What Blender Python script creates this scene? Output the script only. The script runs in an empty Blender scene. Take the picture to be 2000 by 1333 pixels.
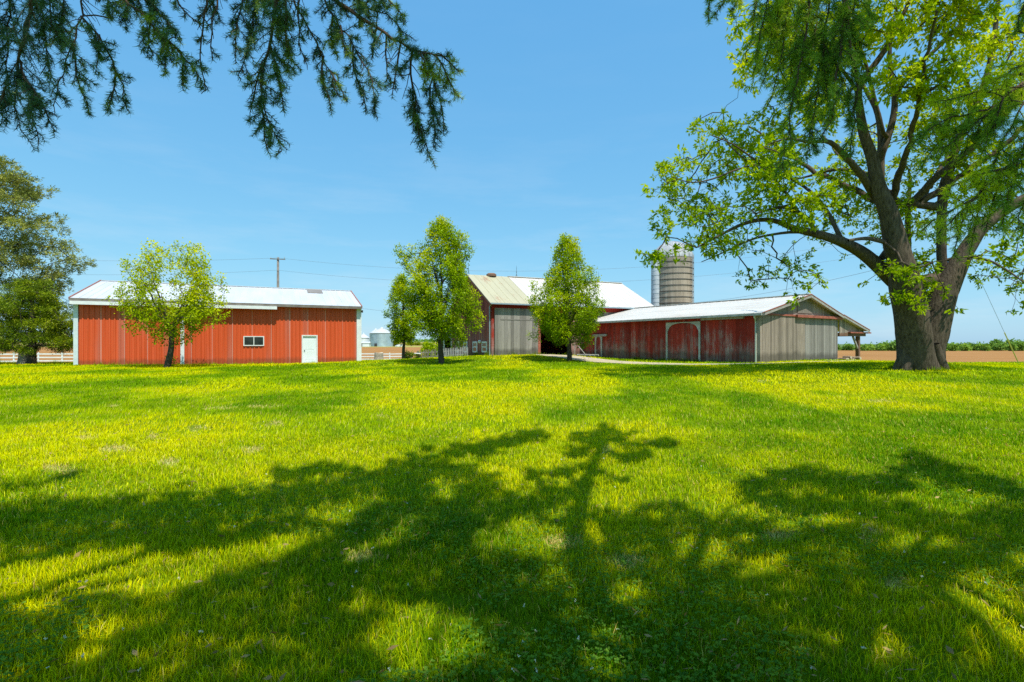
import bpy, math, random
import numpy as np
from mathutils import Vector, Matrix

random.seed(11)
RNG = np.random.default_rng(11)
S = bpy.context.scene
C = S.collection
PI = math.pi

# ------------------------------------------------------------------ camera model / measuring helpers
F, V0, H = 1000.0, 672.0, 1.6
def pt(u, v, Y):
    """point at depth Y that the photograph shows at pixel (u, v)"""
    return np.array([(u - 1000.0) / F * Y, Y, H + (V0 - v) / F * Y])

EL, AZ = math.radians(62), math.radians(30)
SUN = np.array([math.sin(AZ) * math.cos(EL), -math.cos(AZ) * math.cos(EL), math.sin(EL)])
SHX, SHY = SUN[0] / SUN[2], SUN[1] / SUN[2]       # lift along the sun ray per metre of height

def smooth(a, b, x):
    t = np.clip((np.asarray(x, float) - a) / (b - a), 0, 1)
    return t * t * (3 - 2 * t)

# cheap value noise ----------------------------------------------------
_tab = np.random.default_rng(5).random((256, 256))
def vnoise(x, y):
    x = np.asarray(x, float); y = np.asarray(y, float)
    xi = np.floor(x).astype(int); yi = np.floor(y).astype(int)
    fx = x - xi; fy = y - yi
    fx = fx * fx * (3 - 2 * fx); fy = fy * fy * (3 - 2 * fy)
    g = lambda a, b: _tab[a & 255, b & 255]
    return (g(xi, yi) * (1 - fx) + g(xi + 1, yi) * fx) * (1 - fy) + (g(xi, yi + 1) * (1 - fx) + g(xi + 1, yi + 1) * fx) * fy
def fbm(x, y, o=4):
    s = 0; a = .5; t = 0
    for i in range(o):
        s = s + a * vnoise(x * 2 ** i + 17.3 * i, y * 2 ** i + 9.1 * i); t += a; a *= .5
    return s / t

# ------------------------------------------------------------------ terrain height
_cp = np.array([(0,0,0),(0,10,0),(-10,10,0),(10,10,.02),(0,22,.08),(-20,20,.02),(18,15,.18),(-30.6,36,.1),(-13.3,44,.06),(-45,40,0),
 (-4.9,36,.2),(4.5,40,.36),(-1.8,43.9,.58),(3,46,.62),(6.7,47.7,.45),(15.9,33,.38),(24.3,38.3,.34),(27.2,40.1,.16),(18.8,23.5,.45),(-8.9,47.5,.1),(-4.05,46.6,.42),
 (45,45,0),(60,40,-.1),(40,20,.1),(-9.5,45,.2),(-60,59,-.76),(-50,64,-.8),(-24,78,-1.1),(-15,80,-1.1),(-5,55,.2),(12,60,.2),
 (-38,52,-.3),(0,-20,0),(-40,0,0),(40,0,0),(-25,60,-.5),(30,60,-.2),(60,60,-.5),(0,90,-1),(-70,90,-1.2),(40,90,-.8),(70,90,-.9),
 (-80,40,-.4),(-40,-30,0),(40,-30,0)], float)
_c2 = 36.0
def _phi(d2): return np.sqrt(d2 + _c2)
_d2 = ((_cp[:, None, :2] - _cp[None, :, :2]) ** 2).sum(-1)
_n = len(_cp)
_A = np.zeros((_n + 1, _n + 1)); _A[:_n, :_n] = _phi(_d2) + 0.02 * np.eye(_n); _A[:_n, _n] = 1; _A[_n, :_n] = 1
_w = np.linalg.solve(_A, np.append(_cp[:, 2], 0))
def ground_z(x, y):
    x = np.atleast_1d(np.asarray(x, float)); y = np.atleast_1d(np.asarray(y, float))
    out = np.empty(x.size); xf = x.ravel(); yf = y.ravel()
    for s in range(0, x.size, 20000):
        a = xf[s:s+20000]; b = yf[s:s+20000]
        d2 = (a[:, None] - _cp[None, :, 0]) ** 2 + (b[:, None] - _cp[None, :, 1]) ** 2
        out[s:s+20000] = _phi(d2) @ _w[:_n] + _w[_n]
    near = np.clip(out.reshape(x.shape), -2, 1)
    yy = np.maximum(y, 60)
    zl = np.interp(yy, [60, 120, 330, 400, 700, 1500, 5000], [-1, -1.3, -.05, .3, 4.4, 5.5, 7])
    zr = np.interp(yy, [60, 120, 300, 600, 5000], [-.5, -1, -2.6, -3, -3])
    k = smooth(.0, .35, x / yy)
    far = zl * (1 - k) + zr * k
    w = smooth(78, 120, np.maximum(y, np.abs(x) * 1.1))
    return near * (1 - w) + far * w
def gz(x, y): return float(ground_z(x, y)[0])

# ------------------------------------------------------------------ object helpers
def link(o, parent=None):
    C.objects.link(o)
    if parent is not None: o.parent = parent
    return o

def tag(o, label=None, cat=None, group=None, kind=None):
    if label: o['label'] = label
    if cat: o['category'] = cat
    if group: o['group'] = group
    if kind: o['kind'] = kind
    return o

def thing(name, label, cat, loc=(0, 0, 0), rz=0.0, group=None):
    o = bpy.data.objects.new(name, None); C.objects.link(o)
    o.location = loc; o.rotation_euler = (0, 0, rz); o.empty_display_size = .3
    return tag(o, label, cat, group)

def big(name, V, faces, mat, parent=None, col=None, sm=False):
    """one mesh object from arrays; faces: list of (n,k) index arrays"""
    V = np.asarray(V, np.float32)
    me = bpy.data.meshes.new(name)
    me.vertices.add(len(V)); me.vertices.foreach_set('co', V.ravel())
    faces = [np.asarray(f, np.int32) for f in faces if len(f)]
    nl = sum(f.size for f in faces); npoly = sum(len(f) for f in faces)
    me.loops.add(nl); me.polygons.add(npoly)
    me.loops.foreach_set('vertex_index', np.concatenate([f.ravel() for f in faces]))
    tot = np.concatenate([np.full(len(f), f.shape[1], np.int32) for f in faces])
    st = np.concatenate([[0], np.cumsum(tot)[:-1]]).astype(np.int32)
    me.polygons.foreach_set('loop_start', st)
    me.polygons.foreach_set('loop_total', tot)
    if sm: me.polygons.foreach_set('use_smooth', np.ones(npoly, bool))
    if col is not None:
        a = me.attributes.new('col', 'FLOAT_COLOR', 'POINT')
        c = np.ones((len(V), 4), np.float32); c[:, :3] = col
        a.data.foreach_set('color', c.ravel())
    me.update(calc_edges=True); me.validate()
    if mat: me.materials.append(mat)
    return link(bpy.data.objects.new(name, me), parent)

class MB:
    def __init__(s): s.V = []; s.F = []; s.C = []
    def add(s, verts, faces, col=(1, 1, 1)):
        n = len(s.V)
        s.V += [tuple(map(float, v)) for v in verts]; s.C += [tuple(col)] * len(verts)
        s.F += [tuple(n + i for i in f) for f in faces]
        return s
    def box(s, x0, x1, y0, y1, z0, z1, col=(1, 1, 1)):
        return s.hexa([(x0,y0,z0),(x1,y0,z0),(x1,y1,z0),(x0,y1,z0),(x0,y0,z1),(x1,y0,z1),(x1,y1,z1),(x0,y1,z1)], col)
    def hexa(s, v, col=(1, 1, 1)):
        return s.add(v, [(0,3,2,1),(4,5,6,7),(0,1,5,4),(1,2,6,5),(2,3,7,6),(3,0,4,7)], col)
    def bar(s, p, q, w, h=None, col=(1, 1, 1), up=(0, 0, 1)):
        """rectangular bar p->q, width w across, h along up"""
        h = h or w; p = Vector(p); q = Vector(q); d = (q - p).normalized(); up = Vector(up)
        if abs(d.dot(up)) > .98: up = Vector((0, 1, 0))
        a = d.cross(up).normalized() * (w / 2); b = a.cross(d).normalized() * (h / 2)
        v = [p-a-b, p+a-b, p+a+b, p-a+b, q-a-b, q+a-b, q+a+b, q-a+b]
        return s.add(v, [(0,1,2,3),(7,6,5,4),(0,4,5,1),(1,5,6,2),(2,6,7,3),(3,7,4,0)], col)
    def lathe(s, prof, n=24, c=(0, 0), a0=0, a1=2*PI, col=(1, 1, 1)):
        full = abs(a1 - a0 - 2 * PI) < 1e-6; m = n if full else n + 1
        vs = []; fs = []
        for r, z in prof:
            for i in range(m):
                a = a0 + (a1 - a0) * i / n
                vs.append((c[0] + r * math.cos(a), c[1] + r * math.sin(a), z))
        for j in range(len(prof) - 1):
            for i in range(n):
                k = (i + 1) % m
                fs.append((j*m+i, j*m+k, (j+1)*m+k, (j+1)*m+i))
        return s.add(vs, fs, col)
    def tube(s, pts, r, n=8, col=(1, 1, 1)):
        V, Fq = tube_arrays(np.asarray(pts, float), np.broadcast_to(np.asarray(r, float), (len(pts),)), n, True)
        return s.add(V, [tuple(f) for f in Fq], col)
    def build(s, name, mat, parent=None, sm=False, label=None):
        me = bpy.data.meshes.new(name); me.from_pydata(s.V, [], s.F)
        a = me.attributes.new('col', 'FLOAT_COLOR', 'POINT')
        a.data.foreach_set('color', np.hstack([np.array(s.C, np.float32), np.ones((len(s.C), 1), np.float32)]).ravel())
        if sm: me.polygons.foreach_set('use_smooth', np.ones(len(me.polygons), bool))
        me.update(); me.materials.append(mat)
        o = link(bpy.data.objects.new(name, me), parent)
        if label: o['label'] = label
        return o

def tube_arrays(P, R, n, cap=False):
    m = len(P)
    T = np.gradient(P, axis=0) if m > 2 else np.repeat((P[1:] - P[:1]), 2, 0)
    T /= np.linalg.norm(T, axis=1, keepdims=True) + 1e-9
    ref = np.array([.31, .17, .93]) if abs(T[:, 2]).mean() < .9 else np.array([.9, .3, .1])
    A = np.cross(T, ref); A /= np.linalg.norm(A, axis=1, keepdims=True) + 1e-9
    B = np.cross(T, A)
    an = np.arange(n) / n * 2 * PI
    V = P[:, None, :] + R[:, None, None] * (np.cos(an)[None, :, None] * A[:, None, :] + np.sin(an)[None, :, None] * B[:, None, :])
    V = V.reshape(-1, 3)
    i = np.arange(n); k = (i + 1) % n
    q = np.stack([i, k, k + n, i + n], 1)
    Fq = (q[None] + (np.arange(m - 1) * n)[:, None, None]).reshape(-1, 4)
    Fs = [f for f in Fq]
    if cap and n == 4:
        Fs += [np.array([3, 2, 1, 0]), np.arange(4) + (m - 1) * n]
    elif cap:
        Fs = [tuple(f) for f in Fq] + [tuple(range(n))[::-1], tuple((m - 1) * n + j for j in range(n))]
        return V, Fs
    return V, np.array(Fs)

# ------------------------------------------------------------------ node helper
class NT:
    def __init__(s, name):
        s.m = bpy.data.materials.new(name); s.m.use_nodes = True
        s.t = s.m.node_tree; s.t.nodes.clear()
        s.out = s.t.nodes.new('ShaderNodeOutputMaterial')
    def n(s, kind, props=None, **inp):
        nd = s.t.nodes.new('ShaderNode' + kind)
        for k, v in (props or {}).items(): setattr(nd, k, v)
        for k, v in inp.items():
            key = int(k[1:]) if k[0] == '_' and k[1:].isdigit() else k.replace('__', ' ')
            sk = nd.inputs[key]
            if isinstance(v, tuple) and len(v) == 2 and hasattr(v[0], 'outputs'): s.t.links.new(v[0].outputs[v[1]], sk)
            elif hasattr(v, 'outputs'): s.t.links.new(v.outputs[0], sk)
            else:
                if isinstance(v, tuple) and len(v) == 3 and sk.type == 'RGBA': v = (*v, 1)
                sk.default_value = v
        return nd
    def mix(s, fac, a, b, mode='MIX'):
        nd = s.t.nodes.new('ShaderNodeMix'); nd.data_type = 'RGBA'; nd.blend_type = mode
        for key, v in ((0, fac), (6, a), (7, b)):
            sk = nd.inputs[key]
            if isinstance(v, tuple) and len(v) == 2 and hasattr(v[0], 'outputs'): s.t.links.new(v[0].outputs[v[1]], sk)
            elif hasattr(v, 'outputs'):
                s.t.links.new(v.outputs[2] if v.bl_idname == 'ShaderNodeMix' else v.outputs[0], sk)
            else: sk.default_value = (*v, 1) if isinstance(v, tuple) and len(v) == 3 else v
        return (nd, 2)
    def math(s, op, a, b=0.0, clamp=False):
        return s.n('Math', {'operation': op, 'use_clamp': clamp}, _0=a, _1=b)
    def ramp(s, fac, stops):
        nd = s.n('ValToRGB', None, Fac=fac)
        e = nd.color_ramp.elements
        while len(e) < len(stops): e.new(.5)
        for el, (p, c) in zip(e, stops):
            el.position = p; el.color = (c, c, c, 1) if not isinstance(c, tuple) else (*c, 1)
        return nd
    def noise(s, vec, scale, detail=4, rough=.55, sx=1, sy=1, sz=1):
        mp = s.n('Mapping', None, Vector=vec, Scale=(sx, sy, sz))
        return s.n('TexNoise', None, Vector=mp, Scale=scale, Detail=detail, Roughness=rough)
    def coord(s, which='Object'):
        return (s.n('TexCoord'), which)
    def bump(s, h, strength=.3, dist=.02):
        return s.n('Bump', None, Height=h, Strength=strength, Distance=dist)
    def princ(s, col, rough=.7, normal=None, metal=0.0, spec=.3):
        p = s.n('BsdfPrincipled', None, Roughness=rough, Metallic=metal)
        p.inputs['Specular IOR Level'].default_value = spec
        s._set(p.inputs['Base Color'], col)
        if normal is not None: s.t.links.new(normal.outputs[0], p.inputs['Normal'])
        s.t.links.new(p.outputs[0], s.out.inputs[0])
        return s.m
    def _set(s, sk, v):
        if isinstance(v, tuple) and len(v) == 2: s.t.links.new(v[0].outputs[v[1]], sk)
        elif hasattr(v, 'outputs'): s.t.links.new(v.outputs[0], sk)
        else: sk.default_value = (*v, 1)

M = {}
def foliage_mat(name, trans=.4, gloss=.05, tint=(1.15, 1.1, .5), lift=0.0):
    t = NT(name)
    a = t.n('Attribute', {'attribute_name': 'col'})
    d = t.n('BsdfDiffuse', None, Color=(a, 'Color'))
    if lift:   # blades are thin and rounded: soften their facing towards the sky
        g_ = t.n('NewGeometry'); v_ = t.n('VectorMath', {'operation': 'ADD'}, _0=(g_, 'Normal'), _1=(0, 0, lift))
        n_ = t.n('VectorMath', {'operation': 'NORMALIZE'}, _0=v_); t.t.links.new(n_.outputs[0], d.inputs['Normal'])
    tc = t.mix(1.0, (a, 'Color'), tint, 'MULTIPLY')
    tr = t.n('BsdfTranslucent', None, Color=tc)
    m1 = t.n('MixShader', None, Fac=trans); t.t.links.new(d.outputs[0], m1.inputs[1]); t.t.links.new(tr.outputs[0], m1.inputs[2])
    g = t.n('BsdfGlossy', None, Color=(.75, .85, .22), Roughness=.38)
    m2 = t.n('MixShader', None, Fac=gloss); t.t.links.new(m1.outputs[0], m2.inputs[1]); t.t.links.new(g.outputs[0], m2.inputs[2])
    t.t.links.new(m2.outputs[0], t.out.inputs[0])
    M[name] = t.m
foliage_mat('leaf', .42, .02, (1.25, 1.1, .3), .5)
foliage_mat('grass_blade', .38, .02, (1.35, 1.2, .3), 2.6)
foliage_mat('needles', .25, .04)

def simple(name, col, rough=.7, var=.15, scale=6, metal=0.0, bump=.15, spec=.3):
    t = NT(name); co = t.coord()
    nz = t.noise(co, scale, 5)
    c = t.mix(t.ramp(nz, [(.3, 0.0), (.7, 1.0)]), tuple(x * (1 - var) for x in col), tuple(min(1, x * (1 + var)) for x in col))
    M[name] = t.princ(c, rough, t.bump(nz, bump, .02), metal, spec)
simple('white_paint', (.78, .79, .78), .5, .08, 4)
simple('pale_metal', (.62, .7, .72), .45, .1, 3)
simple('dark_metal', (.05, .05, .05), .5, .3)
simple('dark_interior', (.012, .011, .010), .9, .3)
simple('concrete', (.5, .48, .44), .85, .15)
simple('pole_wood', (.21, .185, .16), .9, .25, 3)
simple('wire', (.2, .25, .3), .6, .1)
simple('rust_red', (.36, .11, .07), .7, .3, 3)
simple('grey_green_gutter', (.5, .56, .46), .5, .1, 3)
simple('brown_post', (.2, .11, .07), .85, .3, 3)
simple('yellow_plastic', (.72, .6, .2), .5, .1)
simple('log_bark', (.26, .19, .13), .9, .35, 8)
simple('log_end', (.62, .5, .34), .85, .2, 10)
simple('door_paint', (.8, .84, .84), .45, .05, 2)
simple('window_frame', (.74, .74, .72), .5, .1)
simple('stump_wood', (.33, .27, .2), .9, .35, 5)
simple('galvanized', (.36, .46, .5), .42, .2, .4, .25, .1)
simple('bin_white', (.74, .78, .8), .4, .08, .5)
simple('grey_picket', (.4, .39, .38), .85, .2, 4)
simple('junk_metal', (.42, .42, .4), .6, .35, 5)

def glass():
    t = NT('window_glass'); co = t.coord()
    nz = t.noise(co, 2.0, 3)
    M['window_glass'] = t.princ(t.ramp(nz, [(.35, (.012, .013, .012)), (.7, (.04, .045, .035))]), .12, None, 0, .5)
glass()

def boards(name, base, alt, paint=None, wear=(.42, .62), hshift=0.0, dirty=None):
    """vertical weathered boards; col attribute carries a random value per board"""
    t = NT(name); co = t.coord()
    a = t.n('Attribute', {'attribute_name': 'col'}); sep = t.n('SeparateColor', None, Color=(a, 'Color'))
    st = t.noise(co, 3.0, 6, .65, 9, 9, .45)
    fine = t.noise(co, 9.0, 6, .7, 7, 7, .9)
    blot = t.noise(co, .8, 4, .6)
    c = t.mix(t.ramp(st, [(.3, 0.0), (.72, 1.0)]), base, alt)
    v = t.math('ADD', t.math('MULTIPLY', (sep, 0), .55), .68)
    c = t.mix(1.0, c, t.n('CombineColor', None, Red=v, Green=v, Blue=v), 'MULTIPLY')
    if paint:
        xyz = t.n('SeparateXYZ', None, Vector=co)
        hgt = t.math('MULTIPLY', (xyz, 2), -.055)
        k = t.math('ADD', t.math('ADD', t.math('MULTIPLY', st, .45), t.math('MULTIPLY', fine, .4)), t.math('MULTIPLY', blot, .35))
        k = t.math('ADD', t.math('ADD', k, hgt), t.math('MULTIPLY', (sep, 1), .12))
        k = t.math('ADD', k, hshift)
        pm = t.ramp(k, [(wear[0], 0.0), (wear[1], 1.0)])
        pc = t.mix(t.ramp(blot, [(.3, 0.0), (.7, 1.0)]), paint, tuple(x * .72 for x in paint))
        pc = t.mix(1.0, pc, t.n('CombineColor', None, Red=v, Green=v, Blue=v), 'MULTIPLY')
        c = t.mix(pm, pc, c)
    # grime at the foot
    xyz2 = t.n('SeparateXYZ', None, Vector=co)
    gk = t.math('ADD', (xyz2, 2), t.math('MULTIPLY', blot, -.9))
    c = t.mix(t.ramp(gk, [(0.0, .55), (.3, 0.0)]), c, (.05, .045, .035))
    M[name] = t.princ(c, .88, t.bump(fine, .35, .01), 0, .15)
boards('red_boards', (.36, .27, .24), (.60, .50, .46), (.42, .042, .026), (.56, .78))
boards('red_gable_boards', (.38, .20, .17), (.48, .30, .26), (.38, .085, .06), (.45, .85))
boards('sunlit_pink_boards', (.44, .27, .24), (.5, .36, .32), (.38, .1, .07), (.3, .75))  # sunlight on this stretch of red wall painted in as paler pink
boards('grey_boards', (.22, .178, .135), (.39, .32, .255))
boards('grey_door_boards', (.23, .21, .18), (.37, .34, .30))
boards('grey_gable_boards', (.24, .205, .17), (.4, .35, .3), (.26, .1, .075), (.12, .28))
boards('pale_boards', (.5, .46, .42), (.62, .58, .54))

def corrugated(name, col):
    t = NT(name); co = t.coord(); xyz = t.n('SeparateXYZ', None, Vector=co)
    st = t.noise(co, 1.6, 5, .65, 6, 1, .07)
    fade = t.noise(co, .5, 3, .5, 1.2, 1, .25)
    c = t.mix(t.ramp(st, [(.3, 0.0), (.75, 1.0)]), col, tuple(min(1, x * 1.35 + .03) for x in col))
    # paler lapped seams every 1.37 m and a faded band beside some of them
    fr = t.math('FRACT', t.math('DIVIDE', (xyz, 0), 1.372))
    seam = t.ramp(fr, [(.0, 1.0), (.022, 1.0), (.05, 0.0), (.98, 0.0)])
    band = t.math('MULTIPLY', t.ramp(fr, [(.0, 0.0), (.70, 0.0), (.78, .8), (.985, .8), (1, .2)]), t.ramp(fade, [(.42, 0.0), (.6, .7)]))
    c = t.mix(t.math('MULTIPLY', seam, t.ramp(fade, [(.3, .25), (.65, .75)])), c, (.62, .42, .36))
    c = t.mix(band, c, (.5, .17, .12))
    gk = t.math('ADD', (xyz, 2), t.math('MULTIPLY', t.noise(co, 3, 4), -.5))
    c = t.mix(t.ramp(gk, [(-.05, .5), (.25, 0.0)]), c, (.16, .06, .03))
    M[name] = t.princ(c, .48, None, 0, .3)
corrugated('red_steel', (.56, .074, .012))
def roofmat(name, col, dirt, dirtcol, rust=None):
    t = NT(name); co = t.coord()
    st = t.noise(co, .9, 5, .6, 1.6, .25, .25); bl = t.noise(co, .35, 4, .6)
    c = t.mix(t.math('MULTIPLY', t.ramp(st, [(.35, 0.0), (.75, 1.0)]), dirt), col, dirtcol)
    if rust:
        rs = t.noise(co, .55, 6, .72, 1.3, .45, .45)
        c = t.mix(t.ramp(rs, [(rust, 0.0), (rust + .1, .75)]), c, (.36, .13, .05))
    M[name] = t.princ(c, .42, t.bump(bl, .1, .05), 0, .3)
roofmat('white_roof', (.64, .65, .66), .6, (.44, .45, .47))
roofmat('worn_white_roof', (.70, .66, .60), .6, (.5, .43, .34), .63)
roofmat('cream_roof', (.52, .47, .3), .6, (.42, .37, .24), .54)
roofmat('skylight_panel', (.3, .25, .2), .6, (.2, .16, .13))

def silo_mat():
    t = NT('silo_concrete'); co = t.coord()
    st = t.noise(co, 1.0, 5, .6, 3, 3, .25); bl = t.noise(co, .7, 4)
    c = t.mix(t.ramp(st, [(.3, 0.0), (.7, 1.0)]), (.31, .25, .18), (.5, .42, .32))
    xyz = t.n('SeparateXYZ', None, Vector=co)
    ang = t.math('ARCTAN2', (xyz, 1), (xyz, 0))
    fr = t.math('FRACT', t.math('MULTIPLY', ang, 48 / (2 * PI)))
    c = t.mix(t.ramp(fr, [(0, .6), (.06, .6), (.12, 0.0), (1, 0.0)]), c, (.16, .14, .11))
    zr = t.math('FRACT', t.math('MULTIPLY', (xyz, 2), 1 / .76))
    c = t.mix(t.ramp(zr, [(0, .45), (.05, .45), (.1, 0.0), (1, 0.0)]), c, (.16, .14, .11))
    hz = t.math('SUBTRACT', (xyz, 2), t.math('MULTIPLY', st, 3.0))
    c = t.mix(t.ramp(t.math('MULTIPLY', hz, .1), [(.72, 0.0), (.95, .45)]), c, (.2, .18, .15))
    M['silo_concrete'] = t.princ(c, .85, t.bump(bl, .2, .03), 0, .2)
silo_mat()
simple('silo_dome', (.42, .42, .42), .5, .3, 1.5, .1)

def bark(name, a, b, sc=5):
    t = NT(name); co = t.coord()
    nz = t.noise(co, sc, 7, .68, 2.4, 2.4, .5); n2 = t.noise(co, sc * .3, 4)
    c = t.mix(t.ramp(nz, [(.34, 0.0), (.66, 1.0)]), a, b)
    c = t.mix(t.ramp(n2, [(.45, 0.0), (.75, .5)]), c, tuple(x * .75 for x in b))
    M[name] = t.princ(c, .92, t.bump(nz, .9, .06), 0, .1)
bark('bark', (.042, .032, .021), (.17, .13, .092))
bark('young_bark', (.04, .032, .022), (.12, .095, .07), 8)
bark('spruce_bark', (.10, .065, .05), (.24, .16, .12), 12)

def lawn_mat():
    t = NT('lawn_turf'); co = t.coord()
    big_ = t.noise(co, .09, 5, .6, 1, .6, 1); mid = t.noise(co, .8, 5, .6); fine = t.noise(co, 14, 6, .75)
    c = t.mix(t.ramp(big_, [(.35, 0.0), (.65, 1.0)]), (.10, .20, .002), (.22, .28, .003))
    c = t.mix(t.math('MULTIPLY', t.ramp(mid, [(.4, 0.0), (.7, 1.0)]), .5), c, (.2, .2, .006))
    c = t.mix(t.math('MULTIPLY', t.ramp(fine, [(.4, 0.0), (.65, 1.0)]), .6), c, (.05, .11, .003))
    M['lawn_turf'] = t.princ(c, .95, t.bump(fine, .6, .05), 0, .05)
lawn_mat()
def field_mat():
    t = NT('field_soil'); a = t.n('Attribute', {'attribute_name': 'col'}); co = t.coord()
    n1 = t.noise(co, .25, 6, .7, .3, 2.2, 1); n2 = t.noise(co, .02, 5, .6, 1, 3, 1)
    k = t.math('ADD', t.math('MULTIPLY', n1, .55), t.math('MULTIPLY', n2, .5))
    c = t.mix(1.0, (a, 'Color'), t.ramp(k, [(.3, .68), (.75, 1.2)]), 'MULTIPLY')
    M['field_soil'] = t.princ(c, .95, t.bump(n1, .5, .1), 0, .05)
field_mat()
def gravel_mat():
    t = NT('gravel'); co = t.coord()
    n1 = t.noise(co, 1.2, 6, .7); n2 = t.noise(co, 25, 4, .7)
    c = t.mix(t.ramp(n1, [(.35, 0.0), (.6, 1.0)]), (.46, .37, .22), (.62, .52, .38))
    c = t.mix(t.math('MULTIPLY', t.ramp(n2, [(.4, 0.0), (.7, 1.0)]), .4), c, (.3, .24, .16))
    M['gravel'] = t.princ(c, .95, t.bump(n2, .5, .03), 0, .05)
gravel_mat()

# ------------------------------------------------------------------ world, sun, camera
W = bpy.data.worlds.new('World'); S.world = W; W.use_nodes = True
wt = W.node_tree; wt.nodes.clear()
sky = wt.nodes.new('ShaderNodeTexSky'); sky.sky_type = 'NISHITA'; sky.sun_disc = False
sky.sun_elevation = EL; sky.sun_rotation = math.radians(150); sky.altitude = 200
sky.air_density = 1.0; sky.dust_density = 0.6; sky.ozone_density = 1.2
hs = wt.nodes.new('ShaderNodeHueSaturation'); hs.inputs['Saturation'].default_value = 1.12; hs.inputs['Hue'].default_value = .485
wt.links.new(sky.outputs[0], hs.inputs['Color'])
sp_ = wt.nodes.new('ShaderNodeSeparateColor'); cb_ = wt.nodes.new('ShaderNodeCombineColor'); wt.links.new(hs.outputs[0], sp_.inputs[0])
# the clear midday sky of the photograph is paler and flatter than the raw model: per channel response
for ch, (sc_, pw_, am_) in enumerate(((.157, .60, .50), (.168, .43, .745), (.15, .22, .97))):
    a_ = wt.nodes.new('ShaderNodeMath'); a_.operation = 'MULTIPLY'; a_.inputs[1].default_value = sc_
    b_ = wt.nodes.new('ShaderNodeMath'); b_.operation = 'POWER'; b_.inputs[1].default_value = pw_
    c_ = wt.nodes.new('ShaderNodeMath'); c_.operation = 'MULTIPLY'; c_.inputs[1].default_value = am_ / .15
    wt.links.new(sp_.outputs[ch], a_.inputs[0]); wt.links.new(a_.outputs[0], b_.inputs[0]); wt.links.new(b_.outputs[0], c_.inputs[0]); wt.links.new(c_.outputs[0], cb_.inputs[ch])
bg = wt.nodes.new('ShaderNodeBackground'); bg.inputs[1].default_value = .15
wo = wt.nodes.new('ShaderNodeOutputWorld')
tc_ = wt.nodes.new('ShaderNodeTexCoord'); mp_ = wt.nodes.new('ShaderNodeMapping'); mp_.inputs['Scale'].default_value = (1.6, 1.6, 9)
nz_ = wt.nodes.new('ShaderNodeTexNoise'); nz_.inputs['Scale'].default_value = 2.2; nz_.inputs['Detail'].default_value = 7; nz_.inputs['Roughness'].default_value = .62
rp_ = wt.nodes.new('ShaderNodeValToRGB'); rp_.color_ramp.elements[0].position = .48; rp_.color_ramp.elements[1].position = .85
rp_.color_ramp.elements[1].color = (.34, .34, .34, 1)
sx_ = wt.nodes.new('ShaderNodeSeparateXYZ'); mr_ = wt.nodes.new('ShaderNodeMapRange'); mr_.inputs['From Min'].default_value = .0; mr_.inputs['From Max'].default_value = .42
mr_.inputs['To Min'].default_value = 1; mr_.inputs['To Max'].default_value = .06
mu_ = wt.nodes.new('ShaderNodeMath'); mu_.operation = 'MULTIPLY'
wt.links.new(tc_.outputs['Generated'], mp_.inputs[0]); wt.links.new(mp_.outputs[0], nz_.inputs['Vector']); wt.links.new(nz_.outputs[0], rp_.inputs[0])
wt.links.new(tc_.outputs['Generated'], sx_.inputs[0]); wt.links.new(sx_.outputs[2], mr_.inputs['Value']); wt.links.new(rp_.outputs[0], mu_.inputs[0]); wt.links.new(mr_.outputs[0], mu_.inputs[1])
mw_ = wt.nodes.new('ShaderNodeMix'); mw_.data_type = 'RGBA'; wt.links.new(mu_.outputs[0], mw_.inputs[0]); wt.links.new(cb_.outputs[0], mw_.inputs[6]); mw_.inputs[7].default_value = (6.0, 6.3, 6.6, 1)
wt.links.new(mw_.outputs[2], bg.inputs[0]); wt.links.new(bg.outputs[0], wo.inputs[0])

sl = bpy.data.lights.new('sun', 'SUN'); sl.energy = 5.0; sl.angle = math.radians(.53); sl.color = (1, .965, .885)
so = link(bpy.data.objects.new('sun', sl)); so.rotation_mode = 'QUATERNION'
so.rotation_quaternion = Vector(SUN).to_track_quat('Z', 'Y'); so.location = (10, -20, 40)

cam = bpy.data.cameras.new('camera'); cam.lens = 18; cam.sensor_width = 36; cam.shift_y = (V0 - 666.5) / 2000
cam.clip_start = .05; cam.clip_end = 9000
co_ = link(bpy.data.objects.new('camera', cam)); co_.location = (0, 0, H); co_.rotation_euler = (PI / 2, 0, 0)
S.camera = co_
S.view_settings.view_transform = 'Standard'; S.view_settings.look = 'None'; S.view_settings.exposure = 0
S.render.resolution_x = 1024; S.render.resolution_y = 682
S.cycles.max_bounces = 6; S.cycles.diffuse_bounces = 3; S.cycles.transmission_bounces = 4; S.cycles.transparent_max_bounces = 4
S.cycles.use_denoising = False

# ------------------------------------------------------------------ ground sheets
def lawn_edge(x):
    return np.interp(x, [-400, -62, -16, -5, 8, 12, 26, 30, 400], [-108, 57, 79.5, 80, 70, 60, 47, 44.5, 46])
gx = np.unique(np.concatenate([np.arange(-75, 75.01, .75), np.geomspace(75, 6000, 46), -np.geomspace(75, 6000, 46)]))
gy = np.unique(np.concatenate([np.arange(-40, 90.01, .75), np.geomspace(90, 7000, 60), -np.geomspace(40, 1500, 14)]))
GX, GY = np.meshgrid(gx, gy); GZ = ground_z(GX, GY)
GZ = GZ - .25 * smooth(0, .4, GY - lawn_edge(GX)) * smooth(-30, 40, GX) * 0
nx = len(gx); ny = len(gy)
ii = np.arange(nx * ny).reshape(ny, nx)
Q = np.stack([ii[:-1, :-1], ii[:-1, 1:], ii[1:, 1:], ii[1:, :-1]], -1).reshape(-1, 4)
cx = GX.ravel()[Q].mean(1); cy = GY.ravel()[Q].mean(1)
is_lawn = (cy < lawn_edge(cx)) & (np.abs(cx) < 140) & (cy > -200)
GV = np.stack([GX.ravel(), GY.ravel(), GZ.ravel()], 1)
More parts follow.
